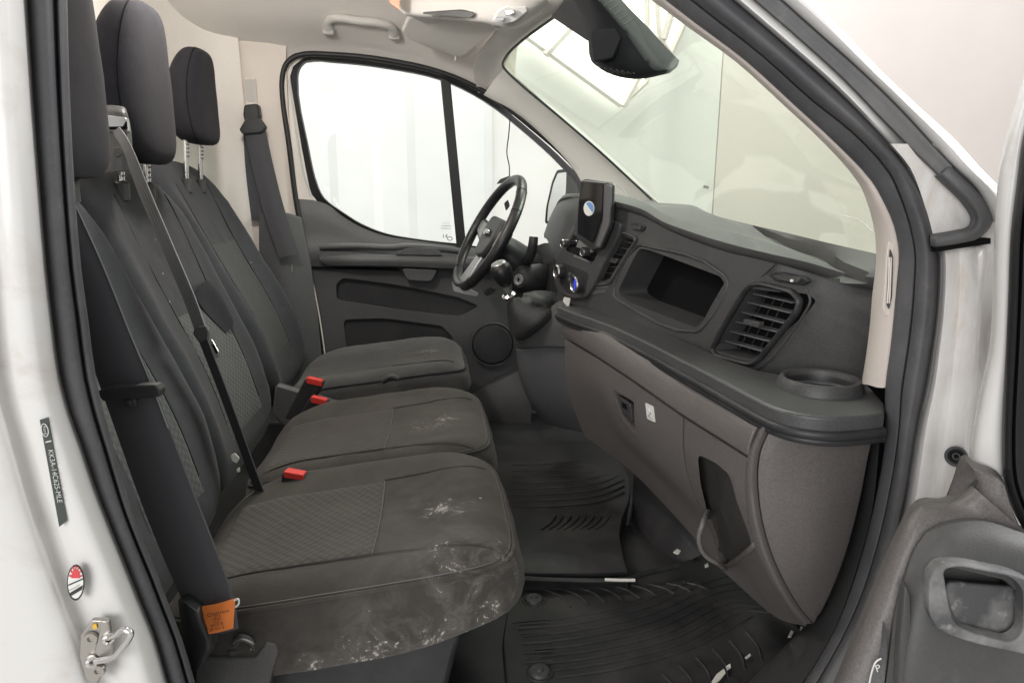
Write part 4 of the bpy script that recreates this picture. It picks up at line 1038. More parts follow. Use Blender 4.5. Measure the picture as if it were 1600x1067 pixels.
# painted inner frame between window rubber and door seal
fo = [(440, 135), (446, 108), (462, 92), (474, 91), (458, 104), (453, 120), (471, 230), (485, 302), (494, 313), (463, 312), (458, 250)]
prism('inner_frame', PP(fo, 2.642), (0, .03, 0), BULK, dd_, .002)
tube('frame_bead', PP([(452, 125), (462, 200), (474, 270), (486, 305)], 2.636), .0035, WPAPER, dd_, 6, 4)
tube('door_seal', PP([(511, 640, 2.60), (506, 560, 2.60), (494, 480, 2.60), (476, 385, 2.60), (462, 310, 2.61), (452, 230, 2.615), (441, 150, 2.62), (441, 122, 2.62), (447, 101, 2.62), (463, 88, 2.62), (520, 86, 2.62), (600, 94, 2.62), (690, 114, 2.62), (762, 147, 2.615), (832, 200, 2.61), (890, 252, 2.61), (915, 285, 2.61)]), .0095, BLACKSEAL, dd_, 8, 4)
tube('door_edge_highlight', PP([(513, 640, 2.595), (508, 560, 2.595), (499, 495, 2.595), (484, 420, 2.595), (472, 372, 2.6)]), .003, BEIGE, dd_, 6, 4)  # pale line painted in as the highlight along the door edge
# small print in the corner of the window
for (px, py, w_, h_) in ((697, 349, 5, .5), (697, 353, 8, .6), (697, 357, 8, .6)):
    prism('window_print', PP([(px-w_, py-h_), (px+w_, py-h_*.6), (px+w_, py+h_), (px-w_, py+h_*.6)], 2.657), (0, .001, 0), simple('faint_print', (.55, .56, .55), .6) if 'faint_print' not in MATS else MATS['faint_print'], dd_, 0)
exw, eyw = V(1, 0, 0), V(0, 0, 1)
text('window_print', '14', P(695, 369.5, 2.657), exw, eyw, .022, INK, dd_, .001)
tube('window_print', [P(703, 373, 2.656)+V(.009*math.cos(a), 0, .007*math.sin(a)) for a in [i*math.pi/6 for i in range(12)]], .0012, INK, dd_, 4, 1, True)
# cable and bits hanging in the quarter light
cb = thing('hanging_cable', 'thin dark cable hanging behind the steering wheel rim', 'cable', P(793, 270, 2.5))
tube('wire', PP([(797, 185, 2.6), (795, 210, 2.56), (792, 240, 2.5), (796, 262, 2.46), (796, 276, 2.45)]), .0022, BLACKSEAL, cb, 6, 5)
prism('clip', rpoly(PP([(776, 288), (782, 280), (796, 275), (802, 279), (800, 288), (786, 286)], 2.45), .25), (0, .02, 0), BLACK_PL, cb, .002)
prism('clip_jaw', rpoly(PP([(788, 318), (794, 312), (797, 322), (791, 330)], 2.45), .25), (0, .015, 0), BLACK_PL, cb, .002)
# door mirror outside
wm = thing('door_mirror', 'door mirror outside the driver quarter window', 'door mirror', P(872, 345, 2.85))
mo = [(851, 350), (853, 325), (862, 285), (870, 266), (886, 264), (890, 280), (888, 320), (880, 350)]
prism('housing', rpoly(PP(mo, 2.86), .2), (.06, .03, 0), BLACK_PL, wm, .006, 3)
prism('glass', rpoly(PP([(855, 346), (857, 322), (865, 287), (872, 271), (885, 269), (884, 300), (878, 330), (870, 345)], 2.852), .15), (0, .004, 0), WALLW, wm, 0)  # white reflection painted on as the wall's plain colour

# ================================================================== dashboard
da = thing('dashboard', 'dark grey dashboard with vents, storage recess and glovebox', 'dashboard', (.6, 1.7, .9))
# top pad
stn = [((1369, 451), (1369, 434), (1369, 414), (1371, 397, .99)), ((1330, 445), (1325, 428), (1318, 410), (1300, 381, 1.08)), ((1262, 425), (1262, 410), (1255, 393), (1229, 364, 1.25)),
       ((1212, 411), (1205, 397), (1190, 373), (1160, 348, 1.5)), ((1139, 394), (1139, 381), (1128, 356), (1109, 334, 1.75)), ((1066, 369), (1075, 361), (1085, 343), (1085, 322, 1.9)),
       ((1029, 351), (1035, 346), (1048, 333), (1062, 319, 2.05)), ((1002, 337), (1005, 328), (1012, 323), (1019, 316, 2.3)), ((956, 324), (956, 314), (960, 312), (965, 308, 2.45))]
rows = []
for a, b, c, d in stn:
    nf = {1369: -.06, 1330: -.05, 1262: -.025}.get(a[0], 0); q0, q1, q3 = D(*a, nf), D(*b, .012+nf), P(*d); ym = q1.y*.5+q3.y*.5
    q2 = P(*c, ym); under = q0+V(.03, 0, -.004)
    rows.append([under, q0, q1, q2, q3])
rows.append([P(905, 316, 2.14), P(905, 312, 2.1), P(905, 306, 2.15), P(915, 303, 2.3), P(935, 301, 2.55)])
padm = slab('top_pad', rows, (.07, 0, -.06), PAD_PL, da, 3, 4, ang=55)
ct = [P(*q) for q in ((1172, 353, 1.45), (1229, 366, 1.235), (1300, 382, 1.07), (1362, 395, .945), (1345, 404, .95), (1300, 400, 1.0), (1248, 391, 1.10), (1205, 374, 1.26))]
cut(padm, [prism_mesh([q+V(.0, 0, .05) for q in rpoly(ct, .2)], (0, 0, -.095))])
tag(prism('paper_scrap', rpoly(PP([(1025, 329, 1.72), (1032, 326, 1.75), (1042, 329, 1.72), (1038, 332, 1.69), (1028, 333, 1.68)]), .2), (0, 0, .0015), CHIPW, None, 0), 'small white scrap lying on the dashboard top', 'scrap')
# fascia between the pad and the tray
fas = [((1369, 449), (1362, 520), (1350, 594)), ((1330, 443), (1326, 515), (1318, 592)), ((1262, 423), (1245, 500), (1227, 591)), ((1212, 409), (1190, 490), (1170, 583)), ((1139, 392), (1112, 470), (1085, 552)),
       ((1066, 367), (1040, 440), (1018, 520)), ((1029, 349), (1000, 420), (975, 500)), ((1002, 335), (968, 400), (945, 490)), ((965, 322), (935, 390), (905, 488)), ((915, 322), (880, 400), (868, 485))]
NF = {1369: -.072, 1330: -.066, 1262: -.032}
rows = [[D(*a, -.004+NF.get(a[0], 0)), D(*b, .004+NF.get(a[0], 0)), D(*c, NF.get(a[0], 0))] for a, b, c in fas]
fa = slab('fascia', rows, (.16, .0, 0), GREY_PL, da, 4, 6, ang=50)
def dpoly(lst, off, r=.25, n=5): return rpoly([D(a, b, off) for a, b in lst], r, n)
REC = [(1000, 388), (1016, 391), (1126, 432), (1134, 442), (1100, 503), (1088, 512), (985, 472), (966, 458)]
VENT = [(1177, 450), (1235, 461), (1243, 472), (1235, 490), (1184, 556), (1174, 561), (1124, 547), (1121, 538), (1165, 463)]
CV = [(974, 368), (992, 375), (953, 438), (932, 440), (945, 412)]
IN = V(.97, .24, 0)
cut(fa, [prism_mesh([q-IN*.03 for q in dpoly(REC, 0, .35)], IN*.14), prism_mesh([q-IN*.03 for q in dpoly(VENT, 0, .3)], IN*.09), prism_mesh([q-IN*.03 for q in dpoly(CV, 0, .2)], IN*.09)])
# lip round the storage recess
tube('recess_lip', cr([D(a, b, .002) for a, b in ((997, 384), (1016, 386), (1130, 428), (1139, 443), (1104, 507), (1088, 518), (982, 478), (960, 460))], 4, True), .0045, GREY_PL, da, 8, 0, True, flat=.6)
# back of the recess, near-black to paint in its deep shade
prism('recess_back', [D(a, b, -.075) for a, b in ((992, 380), (1140, 425), (1110, 505), (985, 462))], IN*.004, DEEP, da, 0)
# passenger side vent
def vent(lst_outer, slats, knob, nm):
    fr = dpoly(lst_outer, .006, .3); n = len(fr); inn_ = dpoly(VENT, .002, .3) if nm else None
    t = tube('air_vent', cr(fr, 2, True), .0065, BLACK_PL, da, 8, 0, True, flat=.7)
    for (a, b) in slats:
        p0, p1 = D(*a, -.012), D(*b, -.012)
        prism('slat', [p0, p1, p1+V(0, 0, -.0022), p0+V(0, 0, -.0022)], IN*.020, SLATM, t, .0005)
    return t
vo = [(1175, 445), (1192, 444), (1238, 456), (1250, 470), (1245, 488), (1184, 564), (1172, 569), (1119, 555), (1114, 545), (1124, 522), (1163, 456)]
sl = [((1172, 457), (1238, 472)), ((1162, 470), (1234, 488)), ((1152, 485), (1224, 504)), ((1143, 500), (1214, 518)), ((1134, 515), (1203, 533)), ((1126, 530), (1191, 548))]
vt = vent(vo, sl, None, True)
for i in range(5):
    a = (1170+i*14, 452+i*4); b = (1128+i*14, 536+i*4)
    tube('vane', [D(*a, -.04), D(*b, -.04)], .0016, BLACK_PL, vt, 5, 1, flat=1)
prism('duct_shade', [q+IN*.042 for q in dpoly(VENT, 0, .3)], IN*.003, DEEP, vt, 0)  # near-black plate paints in the shade behind the slats
kq = [(1162, 498), (1186, 504), (1184, 512), (1160, 506)]
prism('vent_tab', rpoly([D(a, b, .004) for a, b in kq], .2), IN*.012, GREY_PL, vt, .002)
# vent surround ridge and the slider above it
tube('vent_surround', [D(a, b, .002) for a, b in ((1212, 412), (1180, 440), (1160, 455), (1118, 530), (1108, 552), (1118, 562), (1172, 577), (1190, 572), (1258, 488), (1266, 470), (1260, 452))], .0020, GREY_PL, da, 8, 4)
so = prism('vent_slider', dpoly([(1200, 430), (1214, 425), (1256, 434), (1262, 440), (1250, 447), (1212, 440)], .004, .3), IN*.01, BLACK_PL, da, .002)
prism('slider_wheel', dpoly([(1208, 431), (1220, 428), (1250, 436), (1246, 442), (1216, 437)], .009, .3), IN*.01, GREY_PL, so, .002)
prism('slider_mark', dpoly([(1235, 436), (1239, 437), (1238, 441), (1234, 440)], .0105, .2), IN*.002, WPAPER, so, 0)
# centre vent beside the stack
cvt = tube('air_vent', cr(dpoly([(973, 363), (996, 372), (954, 443), (927, 446), (942, 410)], .004, .2), 2, True), .005, GREY_PL, da, 8, 0, True, flat=.6)
for i in range(7):
    t = (i+.4)/7; L = V(972, 370, 0).lerp(V(932, 442, 0), t); Rr = V(993, 377, 0).lerp(V(952, 442, 0), t)
    p0, p1 = D(L.x-3, L.y, -.008), D(Rr.x, Rr.y, -.008)
    prism('slat', [p0, p1, p1+V(0, 0, -.002), p0+V(0, 0, -.002)], IN*.024, GREY_PL, cvt, .0004)
prism('vent_tab', dpoly([(952, 402), (966, 405), (962, 412), (948, 408)], .002, .2), IN*.01, GREY_PL, cvt, .002)
prism('duct_shade', [q+IN*.035 for q in dpoly(CV, 0, .2)], IN*.003, DEEP, cvt, 0)  # painted shade inside the centre vent
sw = prism('vent_slider', dpoly([(984, 351), (990, 348), (1007, 354), (1004, 361), (988, 359)], .003, .3), IN*.01, BLACK_PL, da, .002)
prism('slider_wheel', dpoly([(988, 352), (1000, 353), (999, 360), (989, 358)], .008, .3), IN*.008, GREY_PL, sw, .002)
for i, (a, b) in enumerate(((930, 446), (926, 454))):
    prism('switch_key', dpoly([(a, b), (a+22, b-2), (a+20, b+4), (a-2, b+6)], .004, .2), IN*.01, DARK_PL, da, .001)

# centre stack: bezel with radio and climate panel
cs = prism('centre_bezel', dpoly([(899, 350), (880, 382), (868, 405), (864, 434), (871, 456), (890, 467), (914, 467), (928, 446), (944, 410), (964, 372), (970, 348), (940, 340)], .013, .35), IN*.022, GREY_PL, da, .004, 3)
prism('radio_panel', dpoly([(897, 364), (939, 381), (926, 410), (883, 391)], .015, .15), IN*.01, GLOSSB, cs, .002)
prism('radio_display', dpoly([(905, 374), (930, 384), (925, 395), (900, 386)], .0175, .1), IN*.004, SILVER, cs, .001)
for (a, b, r_) in ((889, 380, .0105), (921, 393, .0115)):
    q = D(a, b, .014)
    k_ = lathe('radio_knob', [(0, .020), (r_*.8, .020), (r_*.95, .017), (r_, .0)], q, -IN, BLACK_PL, cs, 24)
    lathe('knob_ring', [(r_*.80, .0205), (r_*.92, .0215), (r_*1.0, .018)], q, -IN, CHROME, k_, 24)
prism('radio_trim', dpoly([(897, 398), (922, 409), (921, 411), (896, 401)], .017, .1), IN*.004, SILVER, cs, 0)
prism('radio_trim', dpoly([(898, 366), (936, 380), (936, 382), (898, 368)], .018, .1), IN*.004, CHROME, cs, 0)
prism('climate_panel', dpoly([(878, 408), (920, 425), (914, 460), (886, 458), (872, 440)], .014, .2), IN*.01, BLACK_PL, cs, .002)
for (a, b, r_) in ((879, 424, .018), (907, 444, .020)):
    q = D(a, b, .015)
    k_ = lathe('climate_dial', [(0, .012), (r_*.75, .014), (r_*.9, .018), (r_, .016), (r_*1.02, 0)], q, -IN, BLACK_PL, cs, 28)
    lathe('dial_ring', [(r_*.86, .0185), (r_*.95, .0205), (r_*1.03, .0165)], q, -IN, CHROME, k_, 28)
    if a > 900: prism('dial_mark', rpoly([q-IN*.0155+V(0, y, z) for y, z in ((-.014, .012), (.004, .016), (.014, .002), (.002, -.016), (-.010, -.008))], .2), -IN*.001, BLUEL, k_, 0)
for i in range(6):
    a, b = 888+(i % 3)*6, 425+(i//3)*8+(i % 3)*3
    prism('climate_key', dpoly([(a, b), (a+4, b+2), (a+3, b+7), (a-1, b+5)], .0165, .2), IN*.003, DARK_PL, cs, .0005)
# tablet screen above
sc_ = thing('dashboard_screen', 'upright glossy black touch screen on the dash centre', 'screen', D(925, 372, .05))
SC = [(907, 283), (912, 280), (948, 285), (953, 290), (951, 352), (936, 388), (925, 392), (900, 372), (899, 350), (903, 315)]
prism('casing', dpoly(SC, .036, .2), IN*.014, BLACK_PL, sc_, .003)
prism('display', dpoly([(908, 285), (942, 288), (940, 340), (926, 380), (903, 365), (903, 340), (905, 312)], .0385, .1), IN*.003, GLOSSB, sc_, 0)
prism('bezel_edge', dpoly([(944, 288), (953, 291), (951, 352), (936, 388), (930, 384), (942, 345)], .040, .15), IN*.006, DARK_PL, sc_, .002)
prism('chrome_strip', dpoly([(909, 281.5), (946, 285.5), (946, 287), (909, 283)], .0392, .1), IN*.003, SILVER, sc_, 0)
dk = [(920+8.2*math.cos(a), 326+11.5*math.sin(a)) for a in [i*math.pi/14 for i in range(28)]]
st_ = thing('round_sticker', 'round blue and white sticker on the touch screen', 'sticker', D(920, 326, .058))
prism('disc', [D(a, b, .0400) for a, b in dk], IN*.001, WPAPER, st_, 0)
prism('blue_half', [D(920+(a-920)*.86, 326+(b-326)*.86, .0408) for a, b in dk if (a-920)*1.4-(b-326) > -.5], IN*.001, BLUE, st_, 0)
prism('white_slip', dpoly([(881, 464), (891, 466), (888, 484), (877, 481)], .021, .1), IN*.001, WPAPER, da, 0)

# tray with cup holder
ZTR = 1.12
fr_ = [(870, 478), (891, 487), (942, 504), (996, 528), (1050, 555), (1087, 574), (1150, 607), (1190, 628), (1220, 640), (1255, 648), (1300, 652), (1345, 650), (1382, 646)]
re_ = [(1383, 630), (1364, 609), (1350, 596), (1323, 592), (1227, 590), (1170, 580), (1112, 560), (1050, 531), (969, 494), (932, 484), (891, 478)]
def backp(q): return q+V(.02, 0, 0)
tp = cr([PZ(*q, ZTR) for q in fr_], 3)+[PZ(*q, ZTR) for q in re_[:3]]+[backp(PZ(*q, ZTR)) for q in re_[3:]]
tray = link('tray', prism_mesh(tp, (0, 0, -.022)), TRAYM, da, True, 30)
cuc = PZ(1280, 606, ZTR)
cut(tray, [lathe_m for lathe_m in [prism_mesh([cuc+V(.043*math.cos(a), .043*math.sin(a), .02) for a in [i*math.pi/20 for i in range(40)]], (0, 0, -.06))]])
bevel(tray, .004, 3, 50)
lp = cr([PZ(*q, ZTR) for q in fr_], 3)
for dz, off, r_ in ((-.026, .004, .0075), (-.036, .009, .006)):
    tube('tray_lip', [q+V(off*.6, off*.6, dz) for q in lp], r_, BLACK_PL, da, 8, 0)
ch = lathe('cup_holder', [(.062, -.004), (.0612, .002), (.0575, .013), (.0555, .0165), (.052, .017), (.049, .015), (.0465, .008)], cuc, (0, 0, 1), GREY_PL, tray, 48)
lathe('cup_well', [(.0468, .009), (.0455, .004), (.0425, -.05), (.0, -.05)], cuc, (0, 0, 1), BLACK_PL, ch, 48)  # black well paints the shade inside the cup holder
# lower dash: upper roll, glovebox lid, pocket panel, end cap
A_ = [  # rows top to bottom at six stations, near to far
    [(1190, 660, .885), (1168, 713, .885), (1166, 790, .89), (1186, 870, .90), (1236, 955, .92), (1258, 978, .93)],
    [(1140, 622, 1.0), (1117, 681, .985), (1118, 745, .99), (1135, 815, 1.0), (1180, 910, 1.02), (1210, 962, 1.03)],
    [(1088, 592, 1.12), (1068, 650, 1.10), (1070, 710, 1.11), (1084, 768, 1.12), (1115, 835, 1.15), (1130, 892, 1.16)],
    [(1010, 548, 1.30), (995, 599, 1.28), (993, 655, 1.30), (1005, 705, 1.32), (1035, 752, 1.35), (1055, 806, 1.36)],
    [(945, 512, 1.50), (938, 561, 1.48), (938, 606, 1.50), (948, 650, 1.53), (965, 690, 1.55), (985, 735, 1.56)],
    [(885, 486, 1.74), (882, 527, 1.74), (884, 570, 1.74), (890, 612, 1.74), (902, 650, 1.74), (914, 682, 1.74)]]
U = [[P(*r[0]), P(r[0][0]*.75+r[1][0]*.25-6, r[0][1]*.75+r[1][1]*.25, r[0][2]*.75+r[1][2]*.25-.004), P(r[0][0]*.35+r[1][0]*.65-5, r[0][1]*.35+r[1][1]*.65, r[0][2]*.35+r[1][2]*.65-.004), P(*r[1])] for r in A_]
slab('upper_roll', U, (.09, .05, 0), BROWN_PL, da, 3, 5, .003, 60)
def lift(r): return [P(q[0]+(1.5 if i == 0 else 0), q[1]+(4 if i == 0 else 0), q[2]+.004) for i, q in enumerate(r)]
pk = slab('pocket_panel', [lift(r[1:]) for r in A_[:3]], (.15, .11, 0), BROWN_PL, da, 4, 6, 0, 50)
POC = [(1090, 709, 1.07), (1120, 724, .99), (1140, 742, .95), (1152, 786, .93), (1176, 851, .915), (1134, 884, 1.05), (1098, 862, 1.11), (1091, 838, 1.11), (1106, 803, 1.07), (1094, 753, 1.08)]
pc = rpoly(PP(POC), .3)
on_pk = Onto(pk)
pc = rpoly([on_pk(a, b, 0, y) for a, b, y in POC], .3)
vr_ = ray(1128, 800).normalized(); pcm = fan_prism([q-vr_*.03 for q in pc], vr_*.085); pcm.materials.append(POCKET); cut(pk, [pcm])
rimp = [on_pk(a, b, .003) for a, b in ((1107, 799), (1098, 818), (1092, 838), (1095, 856), (1104, 869), (1120, 879), (1134, 885), (1146, 879), (1162, 866), (1177, 852), (1181, 846))]
tube('pocket_rim', rimp, .0042, BROWN_PL, da, 10, 5)
gl = slab('glovebox_lid', [lift(r[1:]) for r in A_[2:]], (.10, .05, 0), BROWN_PL, da, 4, 5, 0, 50)
gl.data.transform(Matrix.Translation((-.001, .005, 0)))
on_gl = Onto(gl); hp = [(957, 607), (991, 628), (995, 681), (974, 657)]
cut(gl, [prism_mesh([q-V(.05, .02, 0) for q in rpoly([on_gl(a, b) for a, b in hp], .15)], V(.078, .03, 0))])
prism('latch', rpoly([on_gl(a, b, -.014) for a, b in ((961, 616), (984, 631), (988, 660), (972, 648))], .2), V(.01, .004, 0), GREY_PL, gl, .002)
prism('latch_slot', [on_gl(a, b, -.012) for a, b in ((971, 628), (978, 632), (979, 640), (972, 636))], V(.006, .003, 0), DEEP, gl, 0)
on_gl = Onto(gl)
lb = prism('airbag_label', rpoly([on_gl(a, b, .0015) for a, b in ((1008, 629), (1021, 635), (1024, 660), (1011, 654))], .1), V(.001, .0005, 0), WPAPER, da, 0)
tube('label_mark', [on_gl(a, b, .0022) for a, b in ((1011, 636), (1017, 644), (1013, 650), (1020, 655))], .0008, SILVER, lb, 4, 2)
# end cap facing the door
cp = [[(1190, 660), (1168, 713), (1166, 790), (1186, 870), (1236, 955), (1258, 978)],
      [(1203, 668), (1186, 710), (1186, 790), (1206, 868), (1246, 945), (1270, 974)],
      [(1230, 676), (1214, 712), (1214, 790), (1232, 860), (1258, 930), (1275, 968)],
      [(1300, 682), (1284, 716), (1280, 790), (1274, 860), (1272, 920), (1278, 962)],
      [(1368, 668), (1358, 706), (1344, 778), (1322, 862), (1298, 925), (1282, 958)]]
cy = [[.885, .885, .89, .90, .92, .93], [.868, .868, .873, .885, .905, .922], [.862, .862, .866, .878, .90, .92], [.858, .856, .858, .872, .895, .918], [.868, .868, .87, .88, .90, .918]]
rim_ = [[P(*q, y) for q, y in zip(cp[0], cy[0])], [P(q[0]-9, q[1], y-.005) for q, y in zip(cp[1], cy[1])], [P(*q, y-.001) for q, y in zip(cp[1], cy[1])]]
slab('end_rim', rim_, (.03, .06, 0), BROWN_PL, da, 5, 4, 0, 60)
slab('end_cap', [[P(q[0]+1.5, q[1], y+.001) for q, y in zip(cp[1], cy[1])]]+[[P(*q, y) for q, y in zip(c_, yy)] for c_, yy in zip(cp[2:], cy[2:])], (.03, .06, 0), BROWN_PL, da, 5, 5, .002, 60)
slab('end_top_rail', [[P(1190, 660, .885), P(1230, 664, .855), P(1290, 668, .845), P(1380, 660, .85)], [P(1186, 672, .885), P(1215, 676, .855), P(1290, 684, .848), P(1376, 672, .855)]], (.01, .06, 0), BROWN_PL, da, 4, 3, .002)

# lower console and gear lever
lc = slab('lower_console', [[P(806, 542, 2.02), P(812, 544, 1.90), P(850, 541, 1.83), P(892, 540, 1.76), P(905, 545, 1.72)], [P(812, 590, 2.02), P(818, 590, 1.91), P(856, 590, 1.84), P(897, 595, 1.77), P(910, 600, 1.72)],
      [P(828, 628, 2.02), P(832, 628, 1.92), P(866, 632, 1.86), P(904, 640, 1.78), P(920, 645, 1.73)], [P(850, 662, 2.02), P(860, 665, 1.94), P(890, 672, 1.88), P(918, 678, 1.80), P(930, 682, 1.75)]], (.12, .06, 0), DARK_PL, da, 4, 5, .006)
slab('gear_console', [[P(800, 505, 2.02), P(818, 512, 1.90), P(845, 490, 1.85), P(872, 470, 1.82)], [P(804, 528, 2.02), P(812, 530, 1.89), P(850, 515, 1.82), P(890, 485, 1.78)], [P(808, 545, 2.0), P(813, 545, 1.89), P(855, 543, 1.81), P(905, 545, 1.73)]], (.12, .06, 0), GREY_PL, da, 4, 4, .004)
prism('console_catch', rpoly(PP([(903, 520, 1.63), (912, 512, 1.60), (915, 530, 1.60), (908, 540, 1.62)]), .2), V(.01, .01, 0), BLACK_PL, da, .003)
gv = thing('gear_lever', 'black gear lever with round knob and leather gaiter', 'gear lever', P(825, 500, 1.92))
rows = [[P(792, 468, 1.90), P(800, 470, 1.85), P(812, 466, 1.85), P(816, 458, 1.92)], [P(792, 488, 1.92), P(806, 495, 1.83), P(830, 478, 1.83), P(835, 458, 1.92)], [P(795, 510, 1.95), P(812, 522, 1.83), P(852, 492, 1.80), P(862, 465, 1.90)], [P(797, 522, 1.96), P(814, 532, 1.85), P(860, 498, 1.81), P(868, 472, 1.9)]]
slab('gaiter', rows, (.04, .05, 0), GAITER, gv, 4, 4, .003, 60)
slab('gaiter_fold', [[P(824, 462, 1.83), P(834, 456, 1.85), P(846, 458, 1.87)], [P(836, 474, 1.82), P(850, 470, 1.82), P(862, 470, 1.85)], [P(838, 480, 1.83), P(855, 482, 1.82), P(864, 482, 1.84)]], (.01, .02, 0), GAITER, gv, 4, 4)
tube('shaft', PP([(789, 444, 1.86), (794, 458, 1.87), (800, 474, 1.88)]), .0085, SILVER, gv, 12, 3)
lathe('collar', [(.010, -.008), (.018, -.004), (.019, .003), (.012, .007)], P(795, 462, 1.868), P(789, 444, 1.86)-P(800, 474, 1.88), CHROME, gv, 20)
kc = P(785, 428, 1.855); ka = (P(776, 412, 1.85)-P(794, 458, 1.87)).normalized()
kn = lathe('knob', [(.012, -.036), (.018, -.03), (.026, -.014), (.030, .004), (.028, .02), (.019, .031), (.008, .035), (0, .0355)], kc, ka, LEATHER, gv, 28)
lathe('knob_cap', [(.021, .0315), (.0195, .0335), (.012, .0365), (.0, .038)], kc, ka, SILVER, kn, 28)
# steering wheel
swt = thing('steering_wheel', 'black leather steering wheel seen almost edge on', 'steering wheel', P(768, 360, 2.22))
TW, BW = P(811, 279, 2.22), P(716, 448, 2.22); cw = (TW+BW)/2; rw = (TW-BW).length/2-.006
tu = (TW-BW).normalized(); wn = V(-tu.z, 0, tu.x)      # towards the driver
eyw_ = ey*math.cos(R(9))+wn*math.sin(R(9)); wn0 = wn; wn = tu.cross(eyw_)
wn = wn if wn.dot(wn0) > 0 else -wn
tube('rim', [cw+(tu*math.cos(a)+eyw_*math.sin(a))*rw for a in [i*2*math.pi/48 for i in range(48)]], .0165, LEATHER, swt, 14, 2, True)
for a in (.62, 1.05, 2.5, -2.5): 
    q = cw+(tu*math.cos(a)-eyw_*math.sin(a))*rw
    tube('rim_seam', [q+(tu*math.cos(a)-eyw_*math.sin(a))*.0168*math.cos(b)+wn*.0168*math.sin(b) for b in [k*math.pi/6 for k in range(12)]], .0010, DEEP, swt, 5, 1, True)
hub = prism('hub', rpoly([cw+tu*u+eyw_*v_-wn*.0 for u, v_ in ((.06, -.075), (.06, .075), (.0, .09), (-.07, .055), (-.085, 0), (-.07, -.055), (.0, -.09))], .3), -wn*.05, BLACK_PL, swt, .012, 4)
for sgn in (-1, 1):
    sp_ = [cw+eyw_*(sgn*.075)+tu*.03-wn*.012, cw+eyw_*(sgn*(rw-.01))+tu*.035-wn*.004, cw+eyw_*(sgn*(rw-.008))-tu*.015-wn*.004, cw+eyw_*(sgn*.075)-tu*.045-wn*.012]
    spk = prism('spoke', rpoly(sp_, .1), -wn*.018, BLACK_PL, swt, .004)
    prism('spoke_trim', rpoly([q.lerp((sp_[0]+sp_[2])/2, .25)+wn*.004 for q in sp_], .2), -wn*.006, SILVER, spk, .002)
lsp = [cw+eyw_*-.03-tu*.07-wn*.01, cw+eyw_*.03-tu*.07-wn*.01, cw+eyw_*.045-tu*(rw-.01), cw-eyw_*.045-tu*(rw-.01)]
lo_ = prism('spoke', rpoly(lsp, .1), -wn*.02, SILVER, swt, .004)
ec = cw+tu*.0+wn*.006
emb = lathe('emblem', [(0, .006), (.020, .006), (.024, .003), (.025, -.002)], ec, wn, CHROME, hub, 28, .5, tu)
lathe('emblem_field', [(0, .0072), (.018, .0072), (.019, .006)], ec, wn, SILVER, emb, 28, .45, tu)
# column shroud, stalk, ignition lock, instrument hood
sc2 = thing('steering_column', 'black steering column shroud with ignition lock and stalk', 'steering column', P(815, 440, 2.2))
c0 = cw-wn*.05; 
rows = []
for k, (dist, r_) in enumerate(((0.0, .055), (.04, .075), (.12, .085), (.22, .09), (.32, .095))):
    o_ = c0-wn*dist-tu*(.02+.02*k*.5)
    rows.append([o_+tu*r_*.75*math.cos(a)+ey*r_*math.sin(a) for a in [i*2*math.pi/16 for i in range(17)]])
slab('shroud', rows, (.0, .002, 0), BLACK_PL, sc2, 2, 4, 0, 60)
ib = P(815, 437, 2.06)
lathe('ignition_barrel', [(.010, .012), (.022, .014), (.036, .004), (.045, -.02), (.05, -.10)], ib, V(-.62, -.75, .1), BLACK_PL, sc2, 28)
lk_ = lathe('ignition_lock', [(.0, .017), (.010, .017), (.0145, .0185), (.0165, .017), (.017, .008)], ib, V(-.62, -.75, .1), SILVER, sc2, 28)
box('key_slot', ib+V(-.62, -.75, .1).normalized()*.0175, (.006, .0035, .010), DEEP, lk_, None, 0)
tube('stalk', PP([(822, 410, 2.10), (830, 396, 2.04), (833, 380, 2.02), (834, 370, 2.02)]), lambda t: .016-.003*t, BLACK_PL, sc2, 10, 4)
prism('seat_tongue', rpoly(PP([(706, 440), (712, 449), (733, 452), (748, 459), (745, 463), (728, 460), (709, 455)], 2.15), .2), (0, .02, 0), SILVER, sc2, .003)
ih = thing('instrument_hood', 'dark instrument cluster hood behind the steering wheel', 'instrument hood', P(880, 380, 2.2))
rows = [[P(850, 372, 2.42), P(862, 340, 2.40), P(874, 320, 2.38), P(888, 308, 2.36), P(908, 303, 2.34)], [P(850, 368, 2.2), P(860, 340, 2.2), P(872, 318, 2.2), P(888, 306, 2.2), P(910, 302, 2.2)], [P(862, 392, 1.98), P(874, 360, 1.98), P(888, 330, 1.98), P(902, 314, 1.98), P(918, 308, 1.98)], [P(868, 410, 1.9), P(884, 380, 1.9), P(898, 350, 1.9), P(908, 330, 1.9), P(920, 322, 1.9)]]
slab('hood', rows, (.05, .01, -.01), BLACK_PL, ih, 4, 4, .003, 60)
slab('hood_lip', [[P(868, 322, 2.24), P(872, 314, 2.2), P(884, 308, 2.1), P(905, 309, 2.0)], [P(872, 316, 2.26), P(880, 306, 2.22), P(892, 302, 2.1), P(908, 302, 2.0)]], (.01, .0, -.012), PAD_PL, ih, 4, 3, .003)
slab('knee_panel', [[P(800, 400, 2.3), P(850, 380, 2.25), P(868, 395, 2.0)], [P(800, 440, 2.3), P(840, 440, 2.2), P(862, 450, 1.98)], [P(800, 480, 2.32), P(835, 490, 2.2), P(858, 490, 1.98)]], (.05, .02, 0), BLACK_PL, ih, 4, 4)

